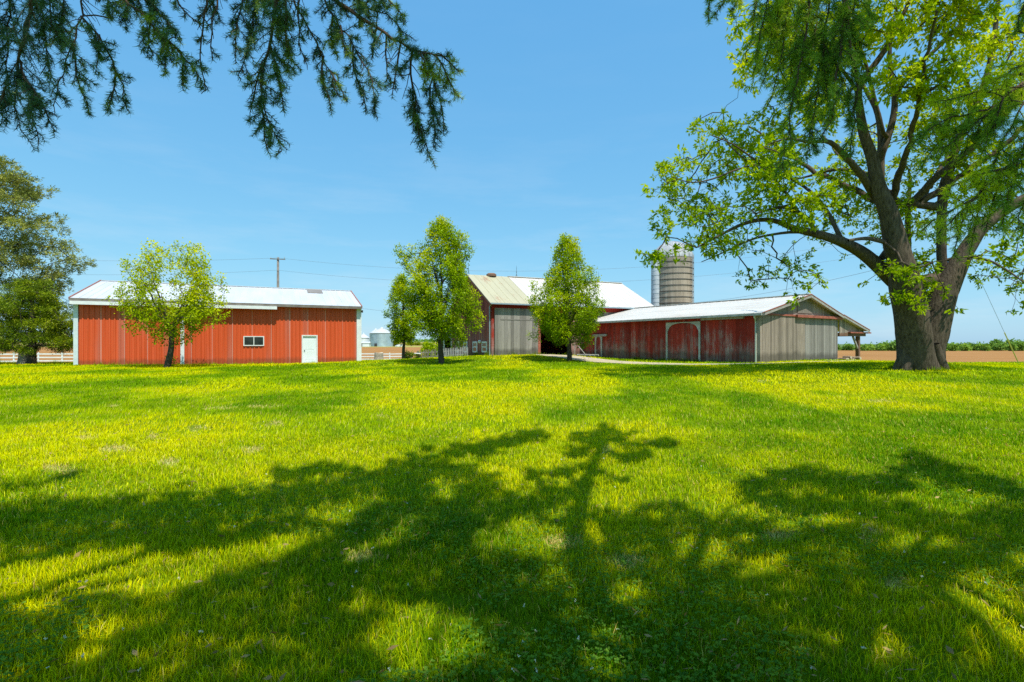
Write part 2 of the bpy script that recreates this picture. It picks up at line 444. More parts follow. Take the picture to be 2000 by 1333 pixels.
def sub(name, q, mat, col=None):
    u, inv = np.unique(q.ravel(), return_inverse=True)
    return big(name, GV[u], [inv.reshape(-1, 4)], mat, None, None if col is None else col[u], True)
lawn = tag(sub('lawn', Q[is_lawn], M['lawn_turf']), kind='structure')
X_, Y_ = GV[:, 0], GV[:, 1]
fcol = np.tile(np.array([.40, .195, .065]), (len(GV), 1))
gold = np.array([.50, .36, .13]); verge = np.array([.36, .34, .07]); fgreen = np.array([.13, .19, .06])
def cmix(mask, c):
    global fcol
    fcol = fcol * (1 - mask[:, None]) + np.array(c) * mask[:, None]
kl = 1 - smooth(.0, .25, X_ / np.maximum(Y_, 50))
cmix(smooth(285, 300, Y_) * kl, verge); cmix(smooth(345, 365, Y_) * kl, gold); cmix(smooth(600, 660, Y_) * kl, fgreen)
cmix(smooth(330, 380, Y_) * (1 - kl), fgreen); cmix(smooth(60, 20, Y_) * smooth(100, 140, np.abs(X_)), fgreen)
tag(sub('ploughed_field', Q[~is_lawn], M['field_soil'], fcol), kind='structure')

# gravel drive
dr = np.array([(3.0, 47.4), (4.6, 43.5), (6.6, 39.2), (8.6, 35.6), (11.2, 32.4), (15.5, 31.2), (21, 33), (26.5, 36.2)])
tt = np.linspace(0, len(dr) - 1, 90)
dcx = np.interp(tt, range(len(dr)), dr[:, 0]); dcy = np.interp(tt, range(len(dr)), dr[:, 1])
for _ in range(6):
    dcx[1:-1] = (dcx[:-2] + dcx[1:-1] + dcx[2:]) / 3; dcy[1:-1] = (dcy[:-2] + dcy[1:-1] + dcy[2:]) / 3
dw = np.interp(tt, [0, 1.5, 3.5, 4.2, 5, 7], [2.3, 1.5, 1.25, .8, .4, .4])
tx = np.gradient(dcx); ty = np.gradient(dcy); tl = np.hypot(tx, ty); nxv = -ty / tl; nyv = tx / tl
cols = []
for j, f in enumerate(np.linspace(-1, 1, 9)):
    wv = dw * (1 + .35 * (vnoise(tt * 2.2 + 31 * (f > 0), tt * 0 + 3) - .5))
    px_ = dcx + nxv * wv * f; py_ = dcy + nyv * wv * f
    cols.append(np.stack([px_, py_, ground_z(px_, py_) + .03], 1))
DV = np.stack(cols, 1); m_ = len(tt)
di = np.arange(m_ * 9).reshape(m_, 9)
DQ = np.stack([di[:-1, :-1], di[:-1, 1:], di[1:, 1:], di[1:, :-1]], -1).reshape(-1, 4)
tag(big('gravel_drive', DV.reshape(-1, 3), [DQ], M['gravel'], None, None, True), kind='structure')

# ------------------------------------------------------------------ shadow plan of the spruces on the foreground lawn (where their boughs must hang)
def pix(x, y):
    return 1000 + x / y * F, V0 + H / y * F
STROKES = [([(0,1020),(150,1010),(330,1003),(470,988),(560,978),(680,962),(780,935),(835,905)], 30),
 ([(545,932),(620,922),(700,922)], 13), ([(870,893),(950,876),(1060,850)], 13), ([(880,925),(950,950)], 28),
 ([(1182,846),(1150,858),(1118,858)], 8), ([(1180,838),(1215,852),(1240,846)], 8), ([(1180,856),(1225,872),(1262,872),(1312,868)], 9), ([(1178,872),(1140,884),(1112,888)], 7), ([(1176,880),(1215,898),(1268,890)], 8), ([(1165,905),(1130,922),(1090,930),(1040,936)], 10), ([(1160,925),(1195,938),(1225,940)], 6), ([(1150,945),(1100,962),(1060,960)], 8), ([(1120,975),(1050,995),(980,1010)], 12), ([(1250,1005),(1330,990)], 10),
 ([(1460,960),(1560,932),(1640,958),(1760,945)], 24), ([(1500,985),(1720,1000),(1800,1008)], 20),
 ([(1780,905),(1850,930),(1950,955),(2010,978)], 20), ([(0,960),(70,950),(150,930)], 8), ([(830,930),(800,985),(720,1030),(640,1085),(540,1130),(440,1150)], 30), ([(0,1055),(180,1062),(330,1050),(400,1035)], 20), ([(300,1075),(420,1062),(540,1040),(590,1010)], 16), ([(760,960),(820,990),(870,1010)], 30), ([(0,1100),(60,1095),(140,1085)], 10),
 ([(930,960),(900,1000),(820,1075),(720,1110)], 24), ([(1010,990),(930,1030),(880,1090)], 30)]
HOLES = [(490,1035,75,20),(625,1045,75,22),(210,1120,115,38),(450,1115,70,38),(30,1135,55,38),(55,1190,55,14),(180,1262,50,36),
 (850,1260,100,66),(812,1045,62,24),(975,1052,62,28),(1050,1060,70,28),(1170,1050,16,22),(1372,1085,48,30),(1615,1010,62,22),(1515,1026,42,18),
 (1225,1165,32,20),(1185,1285,42,46),(1680,1270,58,42),(1515,1322,44,14),(1905,1165,50,40),(1960,1230,55,70),(1995,1095,20,20),(1800,1065,50,14),
 (1500,1105,40,14),(700,1190,40,12),(330,1060,60,14),(1290,1240,30,14)]
def shade(u, v):
    """wanted shade 0..1 at a lawn point, written in the photograph's own pixels"""
    base = np.interp(u, [0, 250, 480, 620, 760, 900, 1000, 1120, 1300, 1450, 1600, 2000], [1165, 1165, 1150, 1110, 1075, 1055, 1035, 1010, 1022, 1010, 1012, 985])
    wob = (fbm(u / 70, v / 30, 3) - .5) * 60
    s = smooth(-8, 14, v - base + wob)
    for cu, cv, a, b in HOLES:
        d = ((u - cu) / a) ** 2 + ((v - cv) / b) ** 2 + (fbm(u / 30 + cu, v / 14, 3) - .5) * 1.3
        s = s * smooth(1.1, 1.6, d)
    s = s * (.06 + .94 * smooth(.29, .38, fbm(u / 24 + 7, v / 11 + 3, 3))) * np.maximum(.25 + .75 * smooth(.2, .36, vnoise(u / 9 + 3, v / 4.5)), smooth(1120, 1240, v) * .8)
    for pl, w in STROKES:
        P = np.array(pl, float); dmin = np.full(u.shape, 1e9)
        for a, b in zip(P[:-1], P[1:]):
            ab = b - a; L = (ab ** 2).sum()
            t_ = np.clip(((u - a[0]) * ab[0] + (v - a[1]) * ab[1]) / L, 0, 1)
            d = np.hypot(u - a[0] - t_ * ab[0], (v - a[1] - t_ * ab[1]) * 1.0)
            dmin = np.minimum(dmin, d)
        fe = (fbm(u / 15 + 2 * w, v / 7, 3) - .46) * (w * 1.7 + 12) + (vnoise(u / 5, v / 3 + w) - .5) * 9
        s = np.maximum(s, smooth(w * 1.2, w * .6, dmin + fe))
    return s

# ------------------------------------------------------------------ foliage / branch machinery
def unit(a): return a / (np.linalg.norm(a, axis=-1, keepdims=True) + 1e-9)

def leaf_arrays(P, D, L, Wd, Nrm, fold=0.0):
    """rhombic leaf quads: base P, direction D, length L, width Wd, normal Nrm"""
    Sd = unit(np.cross(D, Nrm))
    a = P; b = P + D * (L * .45)[:, None] + Sd * (Wd * .5)[:, None]; c = P + D * L[:, None]; d = P + D * (L * .45)[:, None] - Sd * (Wd * .5)[:, None]
    V = np.stack([a, b, c, d], 1).reshape(-1, 3)
    return V, np.arange(len(V)).reshape(-1, 4)

class Skel:
    def __init__(s, cap=60000):
        s.p = np.zeros((cap, 3)); s.par = np.full(cap, -1); s.r = np.zeros(cap); s.pen = np.zeros(cap); s.main = np.zeros(cap, bool); s.n = 0; s.tips = []
    def node(s, p, par, r, pen=0.0, main=False):
        i = s.n; s.p[i] = p; s.par[i] = par; s.r[i] = r; s.pen[i] = pen; s.main[i] = main; s.n += 1; return i
    def limb(s, pts, rad, par=-1, pen=0.0, step=.5, wob=0.0):
        """fixed limb through pts with radii rad; starts from node par (or the nearest node when par == 'near')"""
        pts = np.asarray(pts, float); rad = np.broadcast_to(np.asarray(rad, float), (len(pts),))
        if par == 'near': par = s.nearest(pts[0])
        seg = np.linalg.norm(np.diff(pts, axis=0), axis=1); cl = np.concatenate([[0], np.cumsum(seg)])
        k = max(2, int(cl[-1] / step) + 1); t = np.linspace(0, cl[-1], k)
        Q_ = np.stack([np.interp(t, cl, pts[:, j]) for j in range(3)], 1); R_ = np.interp(t, cl, rad)
        for _ in range(2):
            if k > 3: Q_[1:-1] = (Q_[:-2] + 2 * Q_[1:-1] + Q_[2:]) / 4
        if wob: Q_[1:-1] += RNG.normal(0, wob, (k - 2, 3))
        last = par
        for q, r in zip(Q_, R_): last = s.node(q, last, r, pen, True)
        return last
    def nearest(s, a):
        d = ((s.p[:s.n] - a) ** 2).sum(1) + s.pen[:s.n]
        return int(d.argmin())
    def grow(s, A, step=.45, wob=.06, bow=.1, rtip=.008):
        for a in A:
            j = s.nearest(a); q = s.p[j]; v = a - q; L = np.linalg.norm(v)
            if L < 1e-3: s.tips.append(j); continue
            k = max(1, int(L / step + .5)); last = j
            side = RNG.normal(0, 1, 3) * bow * L; side[2] = abs(side[2]) * .8
            for i in range(1, k + 1):
                f = i / k
                x = q + v * f + side * math.sin(PI * f) * (.5 if k > 1 else 0)
                if i < k: x = x + RNG.normal(0, wob, 3)
                last = s.node(x, last, rtip)
            s.tips.append(last)
    def finish(s, rtip, power=2.3, cap=.75):
        n = s.n; cnt = np.zeros(n)
        ch = [[] for _ in range(n)]
        for i in range(n):
            if s.par[i] >= 0: ch[s.par[i]].append(i)
        for i in range(n - 1, -1, -1):
            cnt[i] = max(cnt[i], 1)
            if s.par[i] >= 0: cnt[s.par[i]] += cnt[i] if True else 0
        for i in range(n):
            if not s.main[i]:
                r = rtip * cnt[i] ** (1 / power) if cnt[i] > 1 else rtip
                s.r[i] = min(r, s.r[s.par[i]] * cap if s.main[s.par[i]] else s.r[s.par[i]] * .98)
        s.ch = ch; s.cnt = cnt
    def chains(s):
        out = []
        stack = [i for i in range(s.n) if s.par[i] < 0]
        while stack:
            i = stack.pop(); c = [i]
            start = s.par[i]
            while s.ch[i]:
                kids = s.ch[i]
                j = max(kids, key=lambda k: (s.main[k], s.r[k], s.cnt[k]))
                stack += [k for k in kids if k != j]
                c.append(j); i = j
            out.append((start, c))
        return out
    def mesh(s, select, sides=None, rough=0.0):
        Vs = []; Fs = []; off = 0
        for st, c in s.chains():
            if not select(c): continue
            P = s.p[c]; R = s.r[c].copy()
            if st >= 0: P = np.vstack([s.p[st], P]); R = np.concatenate([[min(s.r[st], R[0] * 1.15)], R])
            if len(P) < 2: continue
            rm = R.max(); n = sides or (3 if rm < .015 else 5 if rm < .05 else 8 if rm < .15 else 14)
            V, Fq = tube_arrays(P, R, n)
            if rough and rm > .1:
                a = np.repeat(P, n, 0); dv = V - a
                k = np.tile(np.arange(n), len(P)); z = np.repeat(np.arange(len(P)), n)
                V = a + dv * (1 + rough * (vnoise(k * 1.7, z * .35) - .5))[:, None]
            Vs.append(V); Fs.append(Fq + off); off += len(V)
        if not Vs: return None
        return np.concatenate(Vs), np.concatenate(Fs)

def leaf_clusters(P, out, n, size, asp, spread, pal, blobc=None, droop=.0, upn=.5, jitter=.25):
    """n leaves about every point P; out = outward direction; pal = (dark, mid, light) colours"""
    m = len(P)
    c = np.repeat(P, n, 0); o = np.repeat(out, n, 0)
    d = unit(o * .7 + RNG.normal(0, .75, c.shape)); d[:, 2] -= droop; d = unit(d)
    base = c + RNG.normal(0, 1, c.shape) * spread
    nr = unit(RNG.normal(0, .7, c.shape) + np.array([SUN[0] * .35, SUN[1] * .35, upn]))
    L = size * RNG.uniform(.65, 1.25, len(c)); Wd = L * asp * RNG.uniform(.8, 1.2, len(c))
    V, Fq = leaf_arrays(base, d, L, Wd, nr)
    t = np.repeat(RNG.random(m) if blobc is None else blobc, n) * (1 - jitter) + RNG.random(len(c)) * jitter
    pal = np.array(pal); t = np.clip(t, 0, 1)[:, None] * 2
    col = np.where(t < 1, pal[0] * (1 - t) + pal[1] * t, pal[1] * (2 - t) + pal[2] * (t - 1))
    return V, Fq, np.repeat(col, 4, 0)

# ================================================================== BUILDINGS
def tu(O, d, u):
    """distance along wall O + t d that appears at pixel column u"""
    k = (u - 1000) / F
    return (k * O[1] - O[0]) / (d[0] - k * d[1])
def zv(O, d, t, v):
    return H + (V0 - v) / F * (O[1] + d[1] * t)

def board_wall(mb, x0, x1, zb, top, y, w=.24, th=.03, axis='x', out=-1):
    """vertical boards from x0 to x1 on plane y (facing out); zb and top are numbers or functions of x"""
    n = max(1, round((x1 - x0) / w)); w = (x1 - x0) / n
    T = top if callable(top) else (lambda x: top); B = zb if callable(zb) else (lambda x: zb)
    for i in range(n):
        a = x0 + i * w + .004; b = x0 + (i + 1) * w - .004
        if i == 0: a = x0
        if i == n - 1: b = x1
        dd = random.uniform(0, .012); yo = y + out * (th + dd)
        lo, hi = (yo, y) if out < 0 else (y, yo)
        ta, tb = T(a), T(b); ba, bb = B(a), B(b)
        if max(ta - ba, tb - bb) < .03: continue
        ta = max(ta, ba + .01); tb = max(tb, bb + .01)
        v = [(a,lo,ba),(b,lo,bb),(b,hi,bb),(a,hi,ba),(a,lo,ta),(b,lo,tb),(b,hi,tb),(a,hi,ta)]
        if axis == 'y': v = [(q[1], q[0], q[2]) for q in v]; v = [v[i] for i in (3,2,1,0,7,6,5,4)]
        mb.hexa(v, (random.random(), random.random(), 0))
    # dark backing just behind the boards
    return mb

def roof_sheet(mb, p00, p10, p11, p01, th=.05, rib=.6, rh=.03):
    """sheet with raised ribs: eave p00->p10, ridge p01->p11"""
    p = [Vector(q) for q in (p00, p10, p11, p01)]
    nrm = (p[1] - p[0]).cross(p[3] - p[0]).normalized()
    if nrm.z < 0: nrm = -nrm
    mb.hexa([q - nrm * th for q in p] + p)
    L = (p[1] - p[0]).length; n = int(L / rib)
    for i in range(n + 1):
        f = (i + .02) / (n + .04)
        mb.bar(p[0].lerp(p[1], f) + nrm * .002, p[3].lerp(p[2], f) + nrm * .002, .05, rh * 2, up=nrm)

def window(parent, x0, x1, z0, z1, y, cols=2, rows=1, fr=.06, axis='x', out=-1, mat='window_frame', sill=False):
    """frame with panes on plane y"""
    f = MB(); d0 = y + out * .075; 
    def bx(m, a, b, c, d, e, g):
        lo, hi = min(c, d), max(c, d)
        if axis == 'x': m.box(a, b, lo, hi, e, g)
        else: m.box(lo, hi, a, b, e, g)
    bx(f, x0, x1, y, d0, z0, z0 + fr); bx(f, x0, x1, y, d0, z1 - fr, z1)
    bx(f, x0, x0 + fr, y, d0, z0 + fr, z1 - fr); bx(f, x1 - fr, x1, y, d0, z0 + fr, z1 - fr)
    for c in range(1, cols):
        xm = x0 + (x1 - x0) * c / cols; bx(f, xm - fr * .4, xm + fr * .4, y, y + out * .065, z0 + fr, z1 - fr)
    for r in range(1, rows):
        zm = z0 + (z1 - z0) * r / rows; bx(f, x0 + fr, x1 - fr, y, y + out * .06, zm - fr * .4, zm + fr * .4)
    g = MB(); bx(g, x0 + fr * .5, x1 - fr * .5, y + out * .045, y + out * .05, z0 + fr * .5, z1 - fr * .5)
    w = thing_part('window', parent)
    f.build('frame', M[mat], w); g.build('pane', M['window_glass'], w)
    return w
def thing_part(name, parent):
    o = bpy.data.objects.new(name, None); C.objects.link(o); o.parent = parent; o.empty_display_size = .2; return o

# ---------------------------------------------------------------- red steel shed
O = np.array([-30.6, 36.0]); D = np.array([.908, .42]); D /= np.hypot(*D); AN = math.atan2(D[1], D[0])
Lr = 19.1; Wr = 13.2; zb = .06
shed = thing('steel_shed', 'long red corrugated steel shed with white metal roof, white door and small sliding window', 'shed', (O[0], O[1], zb), AN)
U = lambda u: tu(O, D, u)
Z = lambda u, v: zv(O, D, U(u), v) - zb
ez = 4.78; rz_ = 6.62; hw = Wr / 2
def corr(mb, x0, x1, z0, z1, y, out=-1, pitch=.305, dep=.05):
    xs = []; x = x0
    while x < x1:
        for fx, dy in ((0, 0), (.40, 0), (.52, 1), (.72, 1), (.84, 0)):
            if x + fx * pitch < x1: xs.append((x + fx * pitch, y + out * dep * dy))
        # small stiffening bead
        x += pitch
    xs.append((x1, y))
    v = [(a, b, z0) for a, b in xs] + [(a, b, z1) for a, b in xs]; n = len(xs)
    mb.add(v, [(i, i + 1, n + i + 1, n + i) for i in range(n - 1)])
xd0, xd1 = U(152), U(357); xdoor0, xdoor1 = U(590.5), U(619)
zd = Z(605, 656)
m = MB(); corr(m, 0, xdoor0, -.3, ez, 0); corr(m, xdoor1, Lr, -.3, ez, 0); corr(m, xdoor0, xdoor1, zd, ez, 0)
m.build('front_wall', M['red_steel'], shed)
m = MB(); m.box(.02, .08, .03, Wr, -.3, ez); m.box(Lr - .08, Lr - .02, .03, Wr, -.3, ez); m.box(.08, Lr - .08, Wr - .06, Wr, -.3, ez)
for x in (.02, Lr - .08):
    m.add([(x,.03,ez),(x,Wr,ez),(x,hw,rz_-.1),(x+.06,.03,ez),(x+.06,Wr,ez),(x+.06,hw,rz_-.1)], [(0,1,2),(3,5,4),(0,2,5,3),(1,4,5,2)])
m.build('end_walls', M['red_steel'], shed)
oh = .55; sl_ = (rz_ - ez) / hw
m = MB(); roof_sheet(m, (-.25,-oh,ez+.08-oh*sl_),(Lr+.25,-oh,ez+.08-oh*sl_),(Lr+.25,hw,rz_+.08),(-.25,hw,rz_+.08), rib=.46, rh=.022)
roof_sheet(m, (Lr+.25,Wr+oh,ez+.08-oh*sl_),(-.25,Wr+oh,ez+.08-oh*sl_),(-.25,hw+.01,rz_+.08),(Lr+.25,hw+.01,rz_+.08), rib=.46, rh=.022)
m.bar((-.25,hw,rz_+.1),(Lr+.25,hw,rz_+.1),.35,.05)
m.build('roof', M['white_roof'], shed)
m = MB()
def onroof(x, y, h=.1): return (x, y, ez + .08 + sl_ * y + h)
# translucent roof panel
kx = U(540)
x0, x1 = kx + 2.6, kx + 3.9
m.hexa([onroof(x0, hw-1.9, .02), onroof(x1, hw-1.9, .02), onroof(x1, hw-.25, .02), onroof(x0, hw-.25, .02),
        onroof(x0, hw-1.9, .06), onroof(x1, hw-1.9, .06), onroof(x1, hw-.25, .06), onroof(x0, hw-.25, .06)])
m.build('roof_panel', M['skylight_panel'], shed)
for x in (-.27, Lr + .27):
    m = MB(); m.bar((x,-oh,ez+.05-oh*sl_),(x,hw,rz_+.06),.07,.2); m.bar((x,hw,rz_+.06),(x,Wr+oh,ez+.05-oh*sl_),.07,.2)
    m.build('rake_trim', M['rust_red'], shed)
m = MB(); m.box(-.25, Lr+.25, -oh-.03, -oh, ez-.12-oh*sl_, ez+.1-oh*sl_); m.build('eave_trim', M['pole_wood'], shed)
m = MB(); m.box(-.22, U(541), -.6, -.02, ez-.30, ez-.26); m.box(-.22, U(541), -.66, -.601, ez-.5, ez-.26); m.build('track_cover', M['white_paint'], shed)
m = MB(); corr(m, xd0 + .12, xd1 - .12, .02, ez - .4, -.12); m.box(xd0+.12, xd1-.12, -.11, -.05, .02, ez-.4); m.build('sliding_door', M['red_steel'], shed)
m = MB(); m.box(xd1 - .12, xd1 + .12, -.2, -.03, -.1, ez - .4); m.build('door_post', M['white_paint'], shed)
m = MB(); m.box(-.15, -.02, -.16, .34, -.2, ez - .1); m.box(-.02, xd0 + .05, -.16, -.02, -.2, ez - .4); m.build('corner_trim', M['pale_metal'], shed)
m = MB(); m.box(Lr - .1, Lr + .05, -.12, -.02, -.2, ez); m.box(Lr + .05, Lr + .3, -.12, .3, -.2, ez - .15); m.build('corner_trim', M['white_paint'], shed)
m = MB(); m.box(Lr + .3, Lr + .42, -.2, .05, ez - .55, ez - .35); m.box(Lr + .24, Lr + .34, -.12, -.02, ez - .5, ez - .4); m.build('wall_lamp', M['dark_metal'], shed)
window(shed, U(475.5), U(516), Z(495, 676), Z(495, 657), -.035, cols=2, fr=.07)
dr_ = thing_part('door', shed)
m = MB(); m.box(xdoor0 - .05, xdoor0 + .05, -.07, .05, -.1, zd + .05); m.box(xdoor1 - .05, xdoor1 + .05, -.07, .05, -.1, zd + .05); m.box(xdoor0 + .05, xdoor1 - .05, -.07, .05, zd - .05, zd + .05)
m.build('frame', M['window_frame'], dr_)
m = MB(); m.box(xdoor0 + .05, xdoor1 - .05, .02, .06, -.05, zd - .05)
for (a, b) in ((.25, .95), (1.1, 1.9)): m.box(xdoor0 + .22, xdoor1 - .22, .012, .02, a, b)
m.build('panel', M['door_paint'], dr_)
m = MB(); m.lathe([(0.001, -.06), (.04, -.05), (.045, -.02), (.02, 0), (.02, .05)], 10)
o = m.build('handle', M['dark_metal'], dr_); o.location = (xdoor0 + .16, .0, 1.0); o.rotation_euler = (-PI / 2, 0, 0)
m = MB(); m.box(xdoor0 - .1, xdoor1 + .1, -.5, -.08, -.25, -.02); m.build('step', M['concrete'], shed)

# ---------------------------------------------------------------- big old barn
OB = np.array([-1.76, 43.9]); DB = np.array([.91, .41]); DB /= np.hypot(*DB); AB = math.atan2(DB[1], DB[0]); NB = np.array([-DB[1], DB[0]])
zbB = .5; Lb = 17.2; Wb = 11.0
U = lambda u: tu(OB, DB, u)
Z = lambda u, v: zv(OB, DB, U(u), v) - zbB
barn = thing('old_barn', 'tall weathered red and grey wooden barn with white and rusty cream roof behind two trees', 'barn', (OB[0], OB[1], zbB), AB)
eb = 4.72; rb_ = 7.62; hb = 5.5
xg0, xg1 = U(965), U(1049); xo0, xo1 = U(1054), U(1111); zo = Z(1080, 612); xp1 = U(1140)
grd = -.35
m = MB(); board_wall(m, 0, xg0, grd, eb, 0); board_wall(m, xg0, xo0, zo, eb, 0); board_wall(m, xo0, xo1, zo, eb, 0); board_wall(m, xp1, Lb, grd, eb - .6, 0)
m.box(.03, xo0, .006, .05, grd, eb - .05); m.box(xo1, Lb, .006, .05, grd, eb - .05); m.box(xo0, xo1, .006, .05, zo, eb - .05)
m.build('front_wall', M['red_boards'], barn)
m = MB(); board_wall(m, xo1, xp1, grd, eb - .62, 0); m.build('side_panel', M['sunlit_pink_boards'], barn, label='faded board panel, sunlight painted in as pink, beside the dark doorway')
m = MB(); board_wall(m, xp1 + 1.5, Lb - .1, 1.5, eb - .62, -.04, th=.02); m.build('wall_boarding', M['grey_boards'], barn)
m = MB(); m.box(.0, Lb, -.1, -.05, eb - .62, eb - .02, (.5, .2, 0)); m.build('header_board', M['red_boards'], barn)
zg = Z(1000, 603)
m = MB(); board_wall(m, xg0, xg1, .05, zg, -.16, w=.30); m.box(xg0 + .5, xg1, -.215, -.205, zg - 1.03, zg - .95, (.2, .2, 0)); m.box(xg0, xg1, -.157, -.10, .06, zg - .01)
m.box(xg0, xg1, -.22, -.1, -.1, .045, (.9, .3, 0))
m.build('sliding_door', M['grey_door_boards'], barn, label='grey weathered board sliding door')
m = MB(); m.box(xg1 + .03, xo0 + .02, -.14, -.03, grd, zg); m.build('door_post', M['rust_red'], barn)
# left gable (x = 0) and right gable, rear wall
roofz = lambda y: eb + (rb_ - eb) * (1 - abs(y - hb) / hb)
zj = Z(960, 618) + .05
m = MB(); board_wall(m, .02, Wb, -1.2, lambda y: min(roofz(y), zj), 0, axis='y'); 
m.build('gable_wall', M['red_gable_boards'], barn)
m = MB(); board_wall(m, .02, Wb, zj + .01, lambda y: max(roofz(y), zj + .02), -.035, axis='y'); m.build('upper_gable', M['red_gable_boards'], barn)
m = MB(); board_wall(m, .02, Wb, -.8, roofz, Lb, axis='y', out=1); m.build('end_gable', M['red_boards'], barn)
m = MB(); xgap = U(1096) + 2.15
board_wall(m, 0, xgap, -1, eb, Wb, out=1); board_wall(m, xgap + .22, Lb, -1, eb, Wb, out=1); board_wall(m, xgap, xgap + .22, -1, .9, Wb, out=1); board_wall(m, xgap, xgap + .22, 2.2, eb, Wb, out=1)
m.build('rear_wall', M['red_boards'], barn)
m = MB(); m.box(.08, Lb - .08, .06, Wb - .04, grd - .3, -.02); m.build('barn_floor', M['dark_interior'], barn)
ohb = .55; sb = (rb_ - eb) / hb
xs_ = 3.95
def rp(x, y, h=.1): return (x, y, (eb + sb * y if y <= hb else eb + sb * (2 * hb - y)) + h)
m = MB(); roof_sheet(m, rp(-.3, -ohb), rp(xs_, -ohb), rp(xs_, hb), rp(-.3, hb), rib=.62, rh=.018); m.build('roof', M['cream_roof'], barn, label='cream painted metal roof section streaked with rust')
m = MB(); roof_sheet(m, rp(xs_ + .003, -ohb, .112), rp(Lb + .35, -ohb, .112), rp(Lb + .35, hb, .112), rp(xs_ + .003, hb, .112), rib=.62, rh=.018)
roof_sheet(m, rp(Lb + .35, Wb + ohb), rp(-.3, Wb + ohb), rp(-.3, hb + .01), rp(Lb + .35, hb + .01), rib=.9)
m.bar((xs_, hb, rb_ + .13), (Lb + .35, hb, rb_ + .13), .4, .05)
m.build('roof', M['worn_white_roof'], barn, label='white metal roof section')
m = MB(); m.bar(rp(-.28, -ohb, .0), rp(-.28, hb, .0), .06, .18); m.bar(rp(-.28, hb, .0), rp(-.28, Wb + ohb, .0), .06, .18); m.build('rake_board', M['rust_red'], barn)
m = MB(); m.bar(rp(Lb + .33, -ohb, .0), rp(Lb + .33, hb, .0), .06, .18); m.build('rake_board', M['rust_red'], barn)
m = MB(); m.box(-.3, Lb + .3, -ohb - .12, -ohb - .005, eb - .26, eb - .14); m.build('gutter', M['galvanized'], barn)
m = MB(); m.tube([(-.12, .12, eb - .4), (-.12, .12, -.5)], .05); m.tube([(-.12, .12, eb - .4), (-.1, -.4, eb - .2)], .05); m.build('downspout', M['galvanized'], barn)
xv = 2.2
m = MB(); m.lathe([(.5, 0), (.5, .2), (.34, .32), (.001, .36)], 12, (xv, hb)); o = m.build('ridge_vent', M['brown_post'], barn); o.location.z = rb_ + .02
for x in (-.15, 4.9, 14.6):
    m = MB(); m.tube([(x, hb, rb_ + .05), (x, hb, rb_ + 1.05), (x, hb, rb_ + 1.25)], [.018, .014, .004], 6); m.lathe([(.001, rb_ + .55), (.06, rb_ + .61), (.001, rb_ + .67)], 8, (x, hb))
    m.tube([(x - .18, hb, rb_ + .02), (x, hb, rb_ + .4)], .012, 5); m.tube([(x + .18, hb, rb_ + .02), (x, hb, rb_ + .4)], .012, 5)
    m.build('lightning_rod', M['dark_metal'], barn)
# gable windows: position along y from pixel columns
Dy = NB
def gy_(u): return tu(OB, Dy, u)
def gzv(u, v): return zv(OB, Dy, gy_(u), v) - zbB
for u0, u1 in ((943, 952.5), (925, 933.5), (907, 914), (892.5, 898)):
    a, b = sorted((gy_(u0), gy_(u1)))
    window(barn, a, b, gzv(u0, 688.5), gzv(u0, 667.5), -.035, cols=1, rows=2, fr=.13, axis='y', mat='white_paint')
yl = gy_(940)
m = MB(); m.lathe([(.001, -.3), (.12, -.26), (.16, -.1), (.1, 0), (.03, .02)], 12); o = m.build('wall_lamp', M['white_paint'], barn); o.location = (-.15, yl, gzv(940, 665))
# rear lean-to, pale boards with dark opening
y1 = 16.0
m = MB(); yo0, yo1 = gy_(881), gy_(869); zop = gzv(875, 660); zlo = gzv(875, 684)
lt = lambda y: eb - .9 - (y - Wb) * .28
board_wall(m, Wb + .02, max(yo0, Wb + .1), -1.6, lt, 0, axis='y'); board_wall(m, max(yo0, Wb + .1), yo1, zop, lt, 0, axis='y'); board_wall(m, yo1, y1, -1.6, lt, 0, axis='y'); board_wall(m, max(yo0, Wb + .1), yo1, -1.6, zlo - .3, 0, axis='y')
m.build('annex_wall', M['pale_boards'], barn)
m = MB(); m.box(.0, 6, y1, y1 + .06, -1.6, lt(y1)); m.box(6, 6.06, Wb + .04, y1, -1.6, lt(Wb) - 1.5); m.build('annex_wall', M['dark_interior'], barn)
m = MB(); m.hexa([(-.2, Wb + .05, lt(Wb) + .02), (6.2, Wb + .05, lt(Wb) + .02), (6.2, y1 + .3, lt(y1) - .06), (-.2, y1 + .3, lt(y1) - .06), (-.2, Wb + .05, lt(Wb) + .1), (6.2, Wb + .05, lt(Wb) + .1), (6.2, y1 + .3, lt(y1) + .02), (-.2, y1 + .3, lt(y1) + .02)]); m.build('annex_roof', M['white_roof'], barn)

# ---------------------------------------------------------------- low stable wing
OS = np.array([15.94, 33.0]); DX = np.array([.846, .533]); DX /= np.hypot(*DX); DY = np.array([-DX[1], DX[0]]); AS = math.atan2(DX[1], DX[0])
zs = .34; Ls = 17.3; Wsd = 9.9
low = thing('low_stable', 'long low stable with peeling red side wall, grey board gable and open lean-to porch', 'stable', (OS[0], OS[1], zs), AS)
UX = lambda u: tu(OS, DX, u); ZX = lambda u, v: zv(OS, DX, UX(u), v) - zs
UY = lambda u: tu(OS, DY, u); ZY = lambda u, v: zv(OS, DY, UY(u), v) - zs
es = 3.27; xr = 5.35; rs = 4.62; zr_ = es
gtop = lambda x: es + (rs - es) * (x / xr) if x < xr else rs - (rs - es) * (x - xr) / (Wsd - xr)
xs0 = UX(1568.5); 
zrail = lambda x: es - .02 - .0 * x
